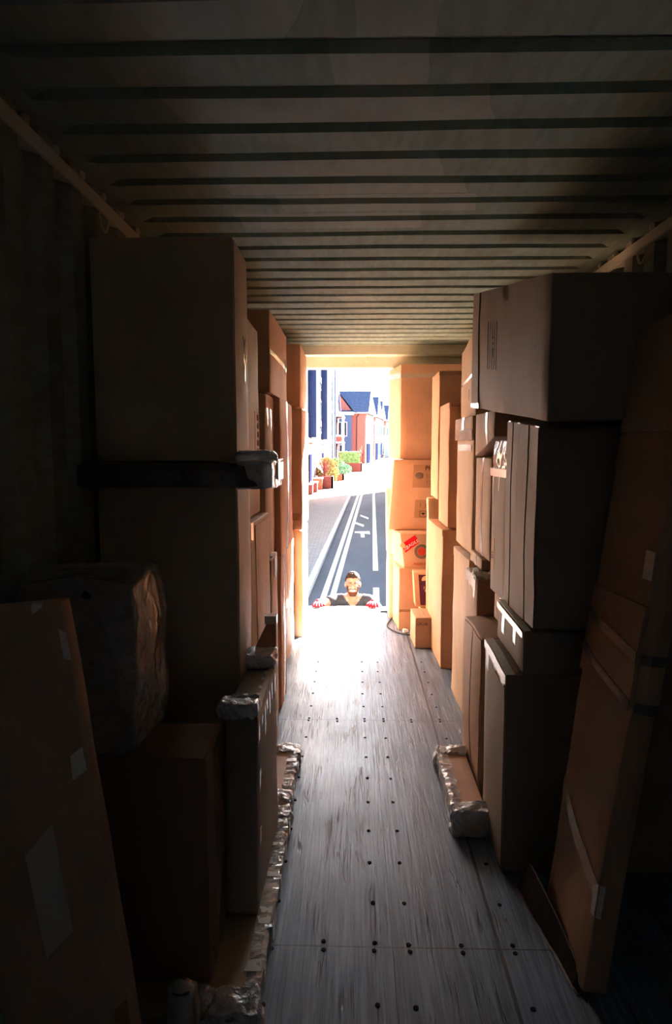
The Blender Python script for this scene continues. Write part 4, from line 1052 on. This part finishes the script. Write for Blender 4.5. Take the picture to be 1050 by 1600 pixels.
def hand(W, s_, r=0.0):
    """palm, four bent fingers of unequal length over the floor edge, and a thumb from the side of the palm; s_=+1 thumb towards +x"""
    ch = []
    palm = W + Vector((0, -.075, -.004)); z0 = w(0, 0, .0).z
    for o in (-.028, -.010, .010, .028): ch.append(([W + Vector((o*.6, -.004, 0)), palm + Vector((o, 0, 0))], [.015+r, .0125+r]))
    for k, ln in enumerate((.066, .078, .074, .058)):
        o = (-.033, -.011, .011, .033)[k]*(1 if s_ < 0 else -1)*-1
        a = palm + Vector((o, -.004, 0)); ax = o*.16
        p1 = a + Vector((ax, -ln*.42, .008)); p2 = p1 + Vector((ax, -ln*.34, -.012)); p3 = p2 + Vector((0, -ln*.18, -.018))
        for p in (p1, p2, p3): p.z = max(p.z, z0 + .0105 + r)
        ch.append(([a, p1, p2, p3], [.0105+r, .0098+r, .009+r, .008+r]))
    t0 = W + Vector((s_*.024, -.030, -.002)); t1 = t0 + Vector((s_*.030, -.024, -.004)); t2 = t1 + Vector((s_*.012, -.030, -.008))
    t2.z = max(t2.z, z0+.011+r)
    ch.append(([t0, t1, t2], [.014+r, .0115+r, .0095+r]))
    return ch
body = skinned('body', torso + arms + legs + feet + hand(WRL, 1) + hand(WRR, -1), SKIN, man, .0062, 4, head)
glv = []
for W_, s_, El in ((WRL, 1, ELL), (WRR, -1, ELR)):
    g = skinned('glove', hand(W_, s_, .0042) + [([W_ + (El-W_).normalized()*.045, W_ + Vector((0, -.012, 0))], [.036, .032])], GLOVE, man, .0045, 2)
    cuff = skinned('cuff', [([W_ + (El-W_).normalized()*.060, W_ + (El-W_).normalized()*.035], [.0385, .0385])], GLOVED, g, .006, 1)
# t-shirt: follows torso and upper arms, cut open to a V neck
def shirt_extra(bm): pass
up = lambda S_, E_, t: S_.lerp(E_, t)
sh_ch = [([w(.01, 7.42, -.66), w(.01, 7.36, -.40), w(.01, 7.28, -.20), w(.01, 7.21, -.06)], [(.13, .18), (.13, .18), (.135, .20), (.10, .165)]),
         ([SHL, w(.01, 7.20, -.035), SHR], [.075, .080, .075]),
         ([SHL, up(SHL, ELL, .42)], [.075, .070]), ([SHR, up(SHR, ELR, .62)], [.075, .068])]
shirt = skinned('t_shirt', sh_ch, SHIRT, man, .008, 4)
bm = bmesh.new(); bm.from_mesh(shirt.data); nk = w(.012, 7.15, .02)
dl = []
for f in bm.faces:
    c = f.calc_center_median() - w(.012, 7.15, 0)
    zz = c.z
    if c.y < .06 and zz > -.115 and abs(c.x) < .012 + .085*(zz+.115)/.12: dl.append(f)
    elif zz > .012 and abs(c.x) < .085: dl.append(f)
bmesh.ops.delete(bm, geom=dl, context='FACES'); bm.to_mesh(shirt.data); bm.free()
skinned('trousers', [([a + (b-a)*0 for a, b in zip(p, p)], [q+.014 for q in r]) for p, r in legs] + [([w(.01, 7.42, -.70), w(.01, 7.41, -.58)], [(.125, .175), (.125, .175)])], TROUSER, man, .012, 3)
for ft in feet: skinned('shoe', [(ft[0], [.052, .044])], SHOE, man, .01, 2)
# hair: short, swept back; beard along jaw; brows; grin
def shell(name, mat, test, off, src=body):
    bm = bmesh.new(); bm.from_mesh(src.data); bm.normal_update()
    bmesh.ops.delete(bm, geom=[f for f in bm.faces if not test(f.calc_center_median() - HC)], context='FACES')
    bm.normal_update()
    for v in bm.verts: v.co += v.normal*(off*(.7+.6*mnoise.noise(v.co*90)))
    return fin(bm, name, mat, man, smooth=True, dist=0)
hair = shell('hair', HAIR, lambda c: (c.z > .078 + (.0 if c.y < -.03 else -.0) - max(0, (c.y+.05))*.75) and abs(c.x) < .2 and c.z > -.03 and not (abs(c.x) > .074 and c.z < .03), .013)
beard = shell('beard', BEARD, lambda c: c.z > -.14 and c.y < -.005 and (c.z < -.076 or (abs(c.x) > .045 and c.z < -.012) or (-.047 < c.z < -.036 and abs(c.x) < .038 and c.y < -.07)), .004)
for s_ in (-1, 1):
    bm = bmesh.new(); tube_into(bm, [HC + Vector((s_*.012, -.098, .026)), HC + Vector((s_*.030, -.096, .034)), HC + Vector((s_*.052, -.080, .028))], [.004, .005, .003], 8)
    fin(bm, 'eyebrow', HAIR, man, smooth=True, dist=0)
    bm = bmesh.new(); tube_into(bm, [HC + Vector((s_*.015, -.092, .008)), HC + Vector((s_*.031, -.094, .011)), HC + Vector((s_*.048, -.082, .007))], [.0022, .003, .002], 8)
    fin(bm, 'closed_eye', LIP, man, smooth=True, dist=0)
bm = bmesh.new(); tube_into(bm, [HC + Vector((x, -.1015+abs(x)*.55, -.058+x*x*8)) for x in (-.034, -.017, 0, .017, .034)], [(.006, .006), (.012, .008), (.014, .009), (.012, .008), (.006, .006)], 10)
fin(bm, 'mouth', LIP, man, smooth=True, dist=0)
bm = bmesh.new(); tube_into(bm, [HC + Vector((x, -.107+abs(x)*.55, -.055+x*x*8)) for x in (-.026, -.013, 0, .013, .026)], [(.003, .004), (.0075, .005), (.0085, .006), (.0075, .005), (.003, .004)], 10)
fin(bm, 'teeth', TEETH, man, smooth=True, dist=0)
